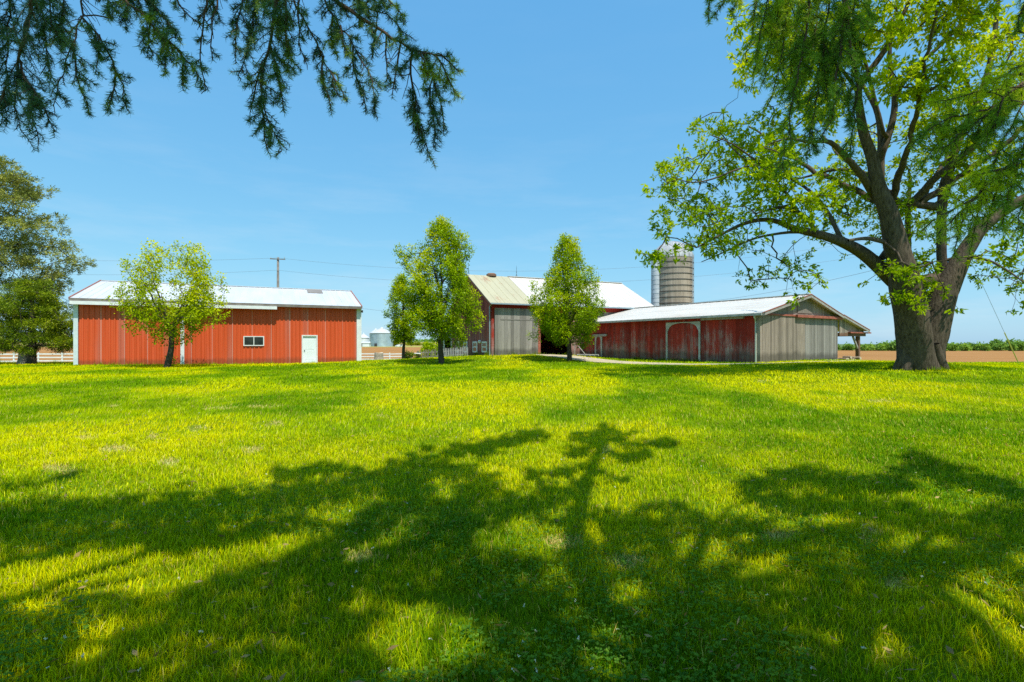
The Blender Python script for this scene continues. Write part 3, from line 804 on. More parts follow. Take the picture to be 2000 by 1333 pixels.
# gable wall boards below the rail, sliding door, triangle above
m = MB(); board_wall(m, .16, xs0, -.1, es - .1, -.1, w=.2); board_wall(m, xs0, Wsd - .02, -.35, es - .1, 0, w=.2); m.box(.0, Wsd, .006, .04, -.4, es - .06)
m.build('gable_wall', M['grey_boards'], low)
m = MB(); board_wall(m, xs0 + .01, Wsd - .18, .16, es - .12, -.07, w=.2); m.box(xs0 + .7, Wsd - .5, -.125, -.112, .17, .26, (.1, .5, 0))
m.build('sliding_door', M['grey_door_boards'], low, label='bluish grey board sliding door under the rail')
m = MB(); board_wall(m, .02, Wsd - .02, es - .04, gtop, -.02, w=.2); m.box(xr - 1.0, xr + .9, -.09, -.055, es + .12, es + .85, (.15, .2, 0)); m.build('upper_gable', M['grey_gable_boards'], low)
m = MB(); xm = xs0 - 1.3
m.box(0, Wsd + .1, -.2, -.06, es - .14, es - .03); m.box(xm, Wsd + .12, -.36, -.2, es - .2, es - .02); m.build('door_rail', M['rust_red'], low)
m = MB(); m.box(xs0, Wsd - .3, -.16, -.04, -.35, .13); m.build('sill', M['concrete'], low)
# long side wall at x = 0, facing -x
xd = [UY(1369.5), UY(1302.5)]  # big arched door
m = MB(); board_wall(m, .1, Ls, -.2, es - .05, 0, axis='y', w=.26); m.box(.006, .05, .1, Ls, -.25, es - .1, (.5, .5, 0)); m.build('side_wall', M['red_boards'], low)
m = MB(); m.box(-.1, -.03, .0, .2, -.2, es - .1); m.box(-.1, .16, -.12, -.0, -.2, es - .15); m.build('corner_board', M['grey_boards'], low)
def arch_door(y0, y1, ztop, band, name_rail, r0, r1, zr0, rise):
    d = thing_part('door', low)
    b = MB(); board_wall(b, y0 + band, y1 - band, -.05, ztop - band, -.035, axis='y', w=.26, th=.025); b.build('panel', M['red_boards'], d)
    t = MB(); xa, xb = -.12, -.07
    t.box(xa, xb, y0, y0 + band, -.05, ztop); t.box(xa, xb, y1 - band, y1, -.05, ztop)
    # spandrel with an arched lower edge
    n = 16; a, c = y0 + band, y1 - band; mid = (a + c) / 2; hwid = (c - a) / 2
    for i in range(n):
        ya = a + (c - a) * i / n; yb = a + (c - a) * (i + 1) / n
        f = lambda y: ztop - band * .45 - rise * (1 - math.sqrt(max(0, 1 - abs((y - mid) / hwid) ** 2.6)))
        t.hexa([(xa, ya, f(ya)), (xb, ya, f(ya)), (xb, yb, f(yb)), (xa, yb, f(yb)), (xa, ya, ztop), (xb, ya, ztop), (xb, yb, ztop), (xa, yb, ztop)])
    t.build('arch_trim', M['faded_white'], d)
    r = MB(); r.box(-.2, -.06, r0, r1, zr0, zr0 + .2); r.build('door_track', M['grey_weathered'], low)
simple('faded_white', (.44, .43, .39), .8, .3, 2.5)
simple('grey_weathered', (.36, .33, .3), .85, .25, 4)
arch_door(xd[0], xd[1], ZY(1335, 629.5), .15, 'rail', UY(1455), UY(1372), ZY(1415, 624.5), .62)
yb0, yb1 = UY(1177.5), UY(1163.5)
arch_door(yb0, yb1, ZY(1170, 657), .16, 'rail', UY(1187), UY(1160), ZY(1174, 657.5), .4)
# roofs
ohs = .38; s1 = (rs - es) / xr; s2 = (rs - es) / (Wsd - xr)
def rq(x, y, h=.07): return (x, y, (es + s1 * x if x <= xr else rs - s2 * (x - xr)) + h)
m = MB(); roof_sheet(m, rq(-ohs, Ls + 1.0), rq(-ohs, -.45), rq(xr, -.45), rq(xr, Ls + 1.0), rib=.62, rh=.016)
zlt = rs - s2 * (Wsd - xr); xl1 = UX(1686)
zl1 = ZX(1686, 646.5)
roof_sheet(m, (Wsd + .02, -.45, zlt + .07), (Wsd + .02, Ls, zlt + .07), (xr + .01, Ls, rs + .07), (xr + .01, -.45, rs + .07), rib=.62)
roof_sheet(m, (xl1, -.42, zl1), (xl1, Ls - 2, zl1), (Wsd - .02, Ls - 2, zlt + .06), (Wsd - .02, -.42, zlt + .06), rib=.62)
m.bar(rq(xr, -.45, .1), rq(xr, Ls, .1), .4, .05)
m.build('roof', M['worn_white_roof'], low)
m = MB(); m.bar(rq(-ohs, -.47, -.04), rq(xr, -.47, -.04), .05, .2); m.bar(rq(xr, -.47, -.04), rq(Wsd, -.47, -.04), .05, .2); m.bar((Wsd, -.45, zlt + .03), (xl1, -.45, zl1 - .05), .05, .18); m.build('rake_board', M['grey_weathered'], low)
m = MB(); m.bar(rq(-ohs, -.49, .07), rq(xr, -.49, .07), .05, .05); m.bar(rq(xr, -.49, .07), rq(Wsd, -.49, .07), .05, .05); m.bar((Wsd, -.47, zlt + .14), (xl1, -.47, zl1 + .05), .05, .05); m.build('rake_flashing', M['rust_red'], low)
m = MB(); zge = es - ohs * s1
m.box(-ohs - .13, -ohs + .0, -.45, Ls + .8, zge - .1, zge + .03); m.box(-ohs + .005, -.03, -.4, Ls, zge - .04, zge - .015); m.build('gutter', M['faded_white'], low)
yd = UY(1478.5)
m = MB(); m.tube([(-ohs - .06, yd - .1, zge - .05), (-ohs - .06, yd - .1, zge - .2), (-.14, yd, zge - .45), (-.14, yd, .05), (-.3, yd - .1, -.05)], .055, 8); m.build('downspout', M['grey_green_gutter'], low)
# lean-to porch
xpst = UX(1677); 
m = MB(); board_wall(m, Wsd + .06, xl1 - .25, ZX(1650, 652), lambda x: zlt + (zl1 - zlt) * (x - Wsd) / (xl1 - Wsd) - .08, -.1, w=.2); m.build('porch_gable', M['grey_boards'], low)
zbm = ZX(1665, 657)
m = MB(); m.box(Wsd + .05, xl1 + .1, -.14, .02, zbm, zbm + .25); m.box(xpst - .1, xpst + .1, .03, Ls - 2.2, zbm, zbm + .22); m.build('porch_beam', M['brown_post'], low)
m = MB(); m.box(Wsd + 1.3, xl1 + .55, -.34, -.15, ZX(1665, 651.5), ZX(1665, 649)); m.build('loose_board', M['rust_red'], low)
for yp in (0, 4.6, 9.2, 13.8):
    m = MB(); m.box(xpst - .12, xpst + .12, yp - .06, yp + .18, -.6, zbm - .005 if yp == 0 else zbm - .01); m.build('post', M['brown_post'], low)
m = MB(); m.bar((xpst - .1, .03, zbm - .95), (xpst - .85, .03, zbm - .02), .12, .12); m.build('brace', M['grey_weathered'], low)
m = MB(); board_wall(m, .1, Ls, -.5, es - .1, Wsd, axis='y', w=.3, out=1); m.build('porch_wall', M['grey_boards'], low)

# firewood under the porch
FW = []
for i in range(26):
    x = Wsd - .5 + (i % 13) * .2 + random.uniform(-.06, .06); lay = i // 13
    x = x + (.1 if lay else 0)
    if lay and not (2 < i % 13 < 10): continue
    p = OS + DX * x + DY * (-.55 + random.uniform(-.15, .15)); r = random.uniform(.075, .11)
    a = AS + PI / 2 + random.uniform(-.5, .5)
    z = gz(*p) + r + lay * .16
    FW.append((p, r, a, z))
for p, r, a, z in FW:
    m = MB(); m.lathe([(r * .98, -.28), (r, -.1), (r * .95, .1), (r, .28)], 9)
    lg = tag(m.build('firewood_log', M['log_bark'], None), 'short cut firewood log in the low pile at the porch foot', 'log', 'firewood logs heaped beside the porch')
    lg.location = (p[0], p[1], z); lg.rotation_euler = (PI / 2, 0, a + PI / 2)
    for s_ in (1, -1):
        e = MB(); e.lathe([(.001, .283 * s_), (r * .97, .283 * s_), (r * .98, .27 * s_)], 9); e.build('cut_face', M['log_end'], lg)

# scrap frame near the small door
p = OS + DY * (UY(1166)) - DX * 1.1
zz = gz(*p)
sc = thing('drag_harrow', 'low rusty grey metal drag frame with leaning bars beside the small arched door', 'farm implement', (p[0], p[1], zz), AS + PI / 2)
m = MB(); 
for y in (-.5, 0, .5): m.bar((-.9, y, .14), (.9, y, .14), .09, .09)
for x in (-.8, -.3, .3, .8): m.bar((x, -.55, .2), (x, .55, .2), .07, .06)
m.build('frame', M['junk_metal'], sc)
for x in (-.8, -.4, 0, .4, .8):
    for y in (-.5, 0, .5): m = MB(); m.bar((x, y, .1), (x + .02, y, -.04), .035); m.build('tooth', M['dark_metal'], sc)
m = MB(); m.bar((.2, .1, .2), (1.5, -.1, 1.0), .06); m.build('draw_bar', M['grey_weathered'], sc)
m = MB(); m.bar((1.5, .25, 0), (1.55, .2, 1.15), .06); m.build('stake', M['grey_weathered'], sc)

# ---------------------------------------------------------------- silo
simple('chute_metal', (.5, .54, .57), .5, .2, 1.2)
ps = pt(1314, 600, 60.0)
silo = thing('farm_silo', 'tall round concrete stave silo with steel hoops and domed metal cap behind the low stable', 'silo', (ps[0], ps[1], -.3), math.atan2(-ps[0], ps[1]))
rS = 2.28; hS = H + (V0 - 507) / F * 60 + .3
m = MB(); m.lathe([(rS, 0), (rS, hS)], 64); m.build('wall', M['silo_concrete'], silo, True)
for i in range(17):
    z = .5 + i * (hS - .7) / 16.5
    m = MB(); m.lathe([(rS + .002, z - .035), (rS + .05, z - .03), (rS + .05, z + .03), (rS + .002, z + .035)], 64); m.build('hoop', M['dark_metal'], silo, True)
m = MB(); prof = [(rS * math.cos(a) + .03 * (1 - i / 9), hS + 2.05 * math.sin(a)) for i, a in enumerate(np.linspace(0, PI / 2 * .96, 10))]; m.lathe(prof, 56)
m.lathe([(rS * .15, hS + 2.03), (.2, hS + 2.12), (.001, hS + 2.15)], 12)
for i in range(20):
    a_ = 2 * PI * i / 20; m.tube([(r_ * math.cos(a_), r_ * math.sin(a_), z_ + .01) for r_, z_ in prof], .035, 5)
m.build('dome', M['silo_dome'], silo, True)
m = MB(); ca = math.radians(218); cxs, cys = (rS + .1) * math.cos(ca), (rS + .1) * math.sin(ca)
m.lathe([(.52, .2), (.52, hS + .5)], 16, (cxs, cys)); m.lathe([(.52, hS + .5), (.001, hS + .75)], 16, (cxs, cys)); 
o = m.build('chute', M['chute_metal'], silo, True)
m = MB()
for i in range(22):
    z = .4 + i * .52; m.lathe([(.525, z), (.545, z + .015), (.525, z + .03)], 16, (cxs, cys))
m.build('chute_rings', M['galvanized'], silo)
m = MB(); la = math.radians(-28); 
for s_ in (-.2, .2):
    q = (rS + .22) * np.array([math.cos(la), math.sin(la)]) + s_ * np.array([-math.sin(la), math.cos(la)]); m.tube([(q[0], q[1], 1.5), (q[0], q[1], hS + .4)], .025, 6)
for i in range(34):
    z = 1.7 + i * .32; q = (rS + .22) * np.array([math.cos(la), math.sin(la)]); t_ = np.array([-math.sin(la), math.cos(la)]) * .2
    m.tube([(*(q - t_), z), (*(q + t_), z)], .015, 5)
m.build('ladder', M['galvanized'], silo)

# ---------------------------------------------------------------- grain bins far behind the field
def grain_bin(u0, u1, vb, vt, vpk, Y, label):
    a = pt(u0, vb, Y); b = pt(u1, vb, Y); c = (a + b) / 2; r = (b[0] - a[0]) / 2
    zg_ = gz(c[0], c[1]) - .3; g = thing('grain_bin', label, 'grain bin', (c[0], c[1], zg_), 0, 'grain bins beyond the ploughed field')
    zt = H + (V0 - vt) / F * Y - zg_; zp = H + (V0 - vpk) / F * Y - zg_
    m = MB(); n = 14; pr = []
    for i in range(n):
        z0 = zt * i / n; pr += [(r, z0), (r + .1, z0 + zt / n * .5)]
    pr.append((r, zt)); m.lathe(pr, 40); m.build('wall', M['galvanized' if r > 5 else 'bin_white'], g)
    m = MB(); m.lathe([(r + .35, zt - .12), (r + .3, zt), (r * .12, zp - .2)], 40)
    for i in range(24):
        an = 2 * PI * i / 24; m.bar((r * math.cos(an), r * math.sin(an), zt + .15), (r * .12 * math.cos(an), r * .12 * math.sin(an), zp - .12), .12, .12)
    m.build('roof', M['white_roof'], g)
    m = MB(); m.lathe([(r * .13, zp - .3), (r * .13, zp + .25), (.01, zp + .5)], 16); m.build('roof_cap', M['bin_white'], g)
    m = MB(); m.box(-r * .38, -r * .16, -r - .25, -r + .6, .1, 2.3); m.build('hatch', M['dark_metal'], g)
    return g
grain_bin(723.5, 768, 677, 651, 641, 330, 'large grey galvanized grain bin with white conical roof beside the big pear tree')
grain_bin(722, 746, 677, 652, 643, 352, 'grain bin mostly hidden behind the large grey one')
grain_bin(699.5, 721, 677, 660, 652, 338, 'small pale grain bin close to the red shed corner')
pb = pt(713.5, 676, 318); zg_ = gz(pb[0], pb[1])
sh = thing('field_shed', 'tiny white shed with dark doorway standing before the pale grain bin', 'shed', (pb[0], pb[1], zg_ - .1))
m = MB(); m.box(-2.9, 2.9, -2, 2, 0, 2.4); m.build('wall', M['bin_white'], sh)
m = MB(); m.add([(-3.2,-2.3,2.3),(3.2,-2.3,2.3),(3.2,2.3,2.3),(-3.2,2.3,2.3),(-3.2,0,3.2),(3.2,0,3.2)], [(0,1,5,4),(2,3,4,5),(0,4,3),(1,2,5)]); m.build('roof', M['white_roof'], sh)
m = MB(); m.box(-2.6, -1.3, -2.06, -2.003, 0, 2.1); m.build('door', M['dark_metal'], sh)
pb = pt(781, 676, 325); zg_ = gz(pb[0], pb[1])
m = MB(); N_ = 12
for i in range(N_):
    a0, a1 = PI * i / N_, PI * (i + 1) / N_
    m.add([(2.6 * math.cos(a0), -3.2, 1.3 * math.sin(a0)), (2.6 * math.cos(a1), -3.2, 1.3 * math.sin(a1)), (2.3 * math.cos(a1), 3.2, 1.1 * math.sin(a1)), (2.3 * math.cos(a0), 3.2, 1.1 * math.sin(a0))], [(0, 1, 2, 3)])
m.add([(2.6 * math.cos(PI * i / N_), -3.2, 1.3 * math.sin(PI * i / N_)) for i in range(N_ + 1)], [tuple(range(N_ + 1))[::-1]])
o = tag(m.build('covered_heap', M['bin_white'], None), 'low rounded white covered heap at the far field edge', 'heap'); o.location = (pb[0], pb[1], zg_); o.rotation_euler.z = .5

# ---------------------------------------------------------------- fences
FD = np.array([.898, .44]); FD /= np.hypot(*FD); F0 = np.array([-62.0, 58.0])
def rail_fence(t0, t1, label, sp=2.2, lean=None):
    n = int(round((t1 - t0) / sp)); a = F0 + FD * t0
    f = thing('rail_fence', label, 'fence', (a[0], a[1], gz(*a)), 0)
    base = np.array([a[0], a[1], gz(*a)])
    P_ = []
    for i in range(n + 1):
        p = F0 + FD * (t0 + i * sp); z = gz(*p); q = np.array([p[0], p[1], z]) - base; P_.append(q)
        m = MB(); an = math.atan2(FD[1], FD[0]); c, s_ = math.cos(an), math.sin(an); w = .065
        cor = [(-w, -w), (w, -w), (w, w), (-w, w)]; cor = [(c * x - s_ * y, s_ * x + c * y) for x, y in cor]
        m.hexa([(q[0] + x, q[1] + y, q[2] - .4) for x, y in cor] + [(q[0] + x, q[1] + y, q[2] + 1.36) for x, y in cor]); m.build('post', M['white_paint'], f)
    for h in (.36, .76, 1.16):
        m = MB()
        for i in range(n): m.bar(P_[i] + (-.08 * FD[1], -.09, h + random.uniform(-.02, .02)), P_[i + 1] + (0, -.09, h + random.uniform(-.02, .02)), .035, .15)
        m.build('rail', M['white_paint'], f)
rail_fence(-9, 17.4, 'white three rail fence running behind the cut stump at the left of the red shed')
rail_fence(37, 50.2, 'white three rail fence between the red shed and the leaning picket fence')
for s_, lab in (((0, 0), ''),):
    A_ = np.array([-8.9, 47.5]); B_ = np.array([-4.05, 46.6])
    # leaning dark part then straight pale part; follows the lawn
    pk = thing('picket_fence', 'old grey picket fence with leaning pickets in front of the barn gable', 'fence', (A_[0], A_[1], gz(*A_)))
    base = np.array([A_[0], A_[1], gz(*A_)]); n = 31; tops = []
    for i in range(n):
        f_ = i / (n - 1); p = A_ + (B_ - A_) * f_; q = np.array([p[0], p[1], gz(*p)]) - base
        ln = (.22 if f_ < .42 else .02) * random.uniform(.4, 1.3); h = (.84 if f_ < .42 else .88) * random.uniform(.93, 1.05); w = .042
        top = q + (ln * h, random.uniform(-.05, .05), h)
        m = MB(); m.bar(q - (0, 0, .1), top, .08, .022, up=(0, 1, 0)); m.bar(top, top + (ln * .06, 0, .07), .045, .02, up=(0, 1, 0))
        m.build('picket', M['grey_picket' if f_ > .42 else 'pole_wood'], pk); tops.append(q)
    for h in (.25, .65):
        m = MB()
        for i in range(0, n - 4, 4): m.bar(tops[i] + (.02, .05, h), tops[min(i + 4, n - 1)] + (.02, .05, h), .04, .08)
        m.build('rail', M['grey_weathered'], pk)
a = pt(806, 690, 47.3); b = pt(816, 688, 47.0); zz = gz(a[0], a[1])
rl = thing('fallen_rail', 'bent white fence rail end poking out beside the leaning pickets', 'fence rail', (a[0], a[1], zz))
m = MB(); m.tube([(-.15, 0, -.05), (-.1, 0, .5), (.15, 0, .62), (.75, 0, .58)], .06, 6); m.build('rail', M['white_paint'], rl)

# ---------------------------------------------------------------- stumps
def stump(p, r, h, label, flare=1.25):
    z = gz(p[0], p[1]); n = 22; V = []; Fs = []
    prof = [(flare * 1.1, -.1), (flare, .05), (1.08, .3 * h), (1, .6 * h), (.98, .97 * h), (.94, h)]
    s_ = thing('tree_stump', label, 'stump', (p[0], p[1], z))
    m = MB(); V = []
    for j, (k, zz_) in enumerate(prof):
        for i in range(n):
            a_ = 2 * PI * i / n; rr = r * k * (1 + .22 * (vnoise(i * .9 + 3 * p[0], j * .4) - .5)); V.append((rr * math.cos(a_), rr * math.sin(a_), zz_ * 1.0 + (.06 * math.sin(a_ * 2) if j > 3 else 0)))
    m.add(V, [(j * n + i, j * n + (i + 1) % n, (j + 1) * n + (i + 1) % n, (j + 1) * n + i) for j in range(len(prof) - 1) for i in range(n)])
    m.build('trunk', M['stump_wood'], s_, True)
    m = MB(); m.add(V[-n:], [tuple(range(n))]); m.build('cut_top', M['log_end'], s_)
    return s_, z
st1 = pt(50, 712, 38.5); s1_, z1 = stump(st1[:2], .43, 1.05, 'thick cut stump with green shoots on top in front of the white fence')
c_ = np.array([(RNG.normal(0, .33), RNG.normal(0, .33), 1.0 + abs(RNG.normal(0, .16))) for _ in range(120)])
V, Fq, cl = leaf_clusters(c_, unit(c_ - (0, 0, .7)), 5, .16, .5, .06, [(.05, .11, .01), (.13, .24, .015), (.26, .36, .03)])
big('crown', V, [Fq], M['leaf'], s1_, cl)
st2 = pt(740, 704, 76); stump(st2[:2], .62, 1.3, 'pale grey stump beside the white fence near the red shed corner', 1.5)

# ---------------------------------------------------------------- utility pole and wires
P0 = pt(543, 503, 66); P0g = gz(P0[0], P0[1])
up = thing('utility_pole', 'tall wooden utility pole with short crossarm standing behind the red shed', 'utility pole', (P0[0], P0[1], P0g))
hp = P0[2] - P0g
m = MB(); m.tube([(0, 0, -.5), (0, 0, hp * .5), (0, 0, hp)], [.2, .17, .13], 12); m.build('pole', M['pole_wood'], up, True)
m = MB(); m.bar((-.95, -.16, hp - .22), (1.0, -.16, hp - .3), .09, .11); m.build('crossarm', M['pole_wood'], up)
for x in (-.85, 0, .9):
    m = MB(); m.lathe([(.03, hp - .2), (.06, hp - .12), (.04, hp - .06), (.05, hp), (.01, hp + .03)], 8, (x, -.16)); m.build('insulator', M['galvanized'], up)
def wire(name, label, pts, sag, r, cat='wire', group=None):
    out = []
    for a, b, s_ in zip(pts[:-1], pts[1:], sag):
        t_ = np.linspace(0, 1, 25)[:, None]; q = a * (1 - t_) + b * t_; q[:, 2] -= 4 * s_ * (t_[:, 0] * (1 - t_[:, 0])); out += list(q if not out else q[1:])
    m = MB(); m.tube(out, r, 5); return tag(m.build(name, M['wire'], None, True), label, cat, group)
wl = pt(-260, 486, 66); wr = pt(1790, 452, 66)
wire('power_line', 'upper thin power line strung across the sky from the pole top', [wl, P0 + (0, -.16, -.1), wr], [.9, 3.2], .014, 'power line')
wl2 = pt(-260, 518, 66); wr2 = pt(1790, 482, 66); P02 = pt(543, 528.5, 66)
wire('power_line', 'lower thin power line strung across the sky below the pole top', [wl2, P02 + (0, -.2, 0), wr2], [.9, 3.1], .014, 'power line')
wire('service_line', 'slanting service wire from the silo towards the big tree', [pt(1353, 592, 58), pt(1735, 521, 36)], [.35], .014, 'wire')
wire('low_line', 'low slack wire crossing behind the small pear tree to the barn', [pt(701, 602, 52), pt(880, 612, 54)], [.2], .012, 'wire')
gA = pt(1989, 709, 42.5); gA[2] = gz(gA[0], gA[1]); gB = pt(1925, 570, 38); gC = pt(1868, 452, 31)
gw = thing('guy_wire', 'thin guy wire with yellow guard anchored in the grass right of the big tree', 'guy wire', tuple(gA))
m = MB(); q = [gA - gA, gB - gA, gC - gA]; m.tube(q, .012, 5); m.build('cable', M['wire'], gw)
m = MB(); m.tube([(gB - gA) * .02, (gB - gA) * .45], .04, 8); m.build('guard', M['yellow_plastic'], gw)

# ================================================================== TREES
def tree_root(name, label, cat, p, group=None):
    return thing(name, label, cat, tuple(p), 0, group)

def finish_tree(root, sk, barkmat, crown, leafmat, trunk_rough=.0, crown_name='crown'):
    o = np.array(root.location)
    tr = sk.mesh(lambda c: sk.main[c[0]], None, trunk_rough)
    br = sk.mesh(lambda c: not sk.main[c[0]])
    if br: tr = (np.concatenate([tr[0], br[0]]), np.concatenate([tr[1], br[1] + len(tr[0])]))
    big('trunk', tr[0] - o, [tr[1]], M[barkmat], root, None, True)
    V, Fq, cl = crown
    big(crown_name, V - o, [Fq], M[leafmat], root, cl)

def blobs_points(blobs, dens, shell=.35):
    """points in ellipsoids (centre, radii, weight); returns points, outward, blob id"""
    P = []; Oo = []; I = []
    for i, (c, r, w) in enumerate(blobs):
        n = max(2, int(w)); d = unit(RNG.normal(0, 1, (n, 3))); rad = RNG.uniform(shell, 1, n) ** (1 / 2.0)
        P.append(np.array(c) + d * rad[:, None] * np.array(r)); Oo.append(d); I += [i] * n
    return np.concatenate(P), np.concatenate(Oo), np.array(I)

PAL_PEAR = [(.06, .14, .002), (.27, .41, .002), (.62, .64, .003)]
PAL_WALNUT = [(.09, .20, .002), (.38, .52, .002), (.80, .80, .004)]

def pear(name, label, cat, u, vbase, vtop, Y, half_px, vlow, seed, ncl=1500, shape=None, leaf=.14, lean=0, extra=(), fork=False, group=None, pal=PAL_PEAR, nleaf=14):
    global RNG
    RNG = np.random.default_rng(seed)
    b = pt(u, vbase, Y); b[2] = gz(b[0], b[1])
    root = tree_root(name, label, cat, b, group)
    top = H + (V0 - vtop) / F * Y; zl = H + (V0 - vlow) / F * Y; R = half_px / F * Y
    hgt = top - b[2]
    sk = Skel()
    lx = lean / F * Y
    tr = .028 * hgt * .65
    fk = zl + (.15 * hgt if not fork else -.02 * hgt)
    ax = lambda z: b[0] + lx * (z - b[2]) / hgt
    if not fork:
        zs_ = np.linspace(b[2] - .15, top - .12 * hgt, 8)
        sk.limb([(ax(z) + RNG.normal(0, .05), b[1] + RNG.normal(0, .05), z) for z in zs_], np.interp(np.arange(8), [0, 1, 7], [tr * 1.25, tr, .02]), step=.3)
        for k in range(9):
            a = k * 2.4 + RNG.random(); z0 = zl - .02 * hgt + (k / 9) * .4 * hgt; L_ = R * .75 * (1 - .4 * k / 9)
            p0 = np.array([ax(z0), b[1], z0]); d = np.array([math.cos(a), math.sin(a), 1.1 + .06 * k])
            sk.limb([p0, p0 + d * L_ * .4, p0 + d * L_ * .8 + (0, 0, L_ * .2)], [tr * .42, tr * .28, .015], 'near', step=.3, wob=.03)
    else:
        j = sk.limb([(b[0] - .02, b[1], b[2] - .15), (ax(zl) + .05, b[1], b[2] + (fk - b[2]) * .5), (ax(fk) + .1, b[1], fk)], [tr * 1.6, tr * 1.2, tr * 1.15], step=.25)
        for k in range(8):
            a = k * 2.4; rr = R * RNG.uniform(.35, .75); d = np.array([math.cos(a) * rr, math.sin(a) * rr * .9, hgt * RNG.uniform(.3, .5)])
            p0 = sk.p[j]
            sk.limb([p0, p0 + d * (.35, .35, .3), p0 + d], [tr * .6, tr * .42, .02], j, step=.3, wob=.04)
    shape = shape or (lambda f: np.interp(f, [0, .12, .3, .5, .75, .92, 1], [.55, .95, 1, .82, .52, .25, .06]))
    blobs = []
    nb = 64
    for i in range(nb):
        f = (i + RNG.random()) / nb; f = f ** 1.05; a = i * 2.39996 + RNG.normal(0, .3); rr = R * float(shape(f)) * RNG.uniform(.45, 1.02)
        z = zl + f * (top - zl); br = (.12 + .075 * RNG.random()) * R * 2 * (1 - .45 * f)
        # upswept clumps: taller than wide
        blobs.append(((ax(z) + math.cos(a) * rr, b[1] + math.sin(a) * rr, z), (br * .8, br * .8, br * 1.05), 1))
    for (du, dv, rp) in extra:   # sprigs that break the outline, in pixels of this tree's depth
        q = pt(du, dv, Y + RNG.uniform(-.6, .6)); blobs.append((q, (rp / F * Y, rp / F * Y, rp / F * Y * 1.4), 1))
    vol = np.array([r[0] ** 2 for _, r, _ in blobs]); wts = ncl * vol / vol.sum()
    blobs = [(c, r, max(4, w)) for (c, r, _), w in zip(blobs, wts)]
    P, Oo, I = blobs_points(blobs, 1)
    # branch growth towards a subset of the clusters
    pick = RNG.permutation(len(P))[:int(len(P) * .55)]
    sk.pen[:sk.n] = 0
    sk.grow(P[pick], .4, .04, .12, .008)
    sk.finish(.0075, 2.2)
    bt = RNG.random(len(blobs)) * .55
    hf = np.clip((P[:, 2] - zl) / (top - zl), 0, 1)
    t = np.clip(bt[I] + .22 * hf + .2 * Oo[:, 2] + RNG.normal(0, .09, len(P)) + .13, 0, 1)  # light painted in: clump tops and high leaves paler, undersides darker
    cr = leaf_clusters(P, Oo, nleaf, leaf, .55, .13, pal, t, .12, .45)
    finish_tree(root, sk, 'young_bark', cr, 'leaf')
    return root

pear('pear_tree', 'tall young pear tree with dense bright crown in front of the barn gable', 'tree', 862, 711, 436, 36, 79, 650, 21, 3200,
     shape=lambda f: np.interp(f, [0, .1, .28, .5, .62, .8, .93, 1], [.5, .86, .98, .84, .66, .46, .24, .06]), extra=[(779, 490, 8), (784, 505, 9), (796, 512, 10), (803, 490, 8), (905, 470, 9), (912, 490, 12), (897, 460, 6), (868, 440, 8)], group='pear trees on the lawn')
pear('pear_tree', 'small slim pear tree with thin trunk half hidden behind the larger pear tree', 'tree', 790, 704, 538, 44, 31, 664, 22, 1300,
     shape=lambda f: np.interp(f, [0, .15, .4, .7, 1], [.55, .95, 1, .75, .15]), lean=-6, group='pear trees on the lawn')
pear('pear_tree', 'cone shaped young pear tree standing before the dark barn doorway', 'tree', 1112, 703, 468, 38.4, 70, 654, 23, 2800,
     shape=lambda f: np.interp(f, [0, .1, .25, .45, .65, .85, 1], [.6, .95, 1, .8, .62, .3, .06]), extra=[(1037, 654, 5), (1048, 660, 6), (1044, 560, 8), (1154, 530, 8)], lean=-6, group='pear trees on the lawn')
pear('redbud_tree', 'low wide spreading young tree with forked trunk in front of the red shed', 'tree', 326, 714, 490, 33.2, 100, 642, 24, 1650, leaf=.15, fork=True,
     shape=lambda f: np.interp(f, [0, .15, .3, .42, .6, .85, 1], [.3, .72, 1.0, .97, .84, .70, .4]), lean=22, nleaf=11,
     extra=[(232, 596, 9), (246, 602, 12), (262, 606, 12), (430, 590, 8), (438, 600, 9), (426, 615, 8), (241, 512, 8), (250, 520, 9), (330, 492, 8), (388, 505, 8), (396, 520, 7), (425, 545, 7), (330, 700, 4), (334, 706, 4)],
     pal=[(.12, .20, .002), (.38, .48, .003), (.72, .72, .005)])

# ------------------------------------------------------------------ the great tree on the right
RNG = np.random.default_rng(77)
YB = 23.5
bb = pt(1799, 721, YB); bb[2] = gz(bb[0], bb[1])
big_tree = tree_root('walnut_tree', 'huge old spreading shade tree with massive double trunk on the right lawn', 'tree', bb)
sk = Skel(90000)
def LP(pts, dy0=0.0, dy1=0.0):
    n = len(pts); return np.array([pt(u, v, YB + dy0 + (dy1 - dy0) * i / (n - 1)) for i, (u, v) in enumerate(pts)])
px2m = YB / F
def LM(pts, rad, dy0=0, dy1=0, par='near', pen=0.0, wob=0.0):
    return sk.limb(LP(pts, dy0, dy1), np.array(rad) * px2m * .78, par, pen, .35, wob)
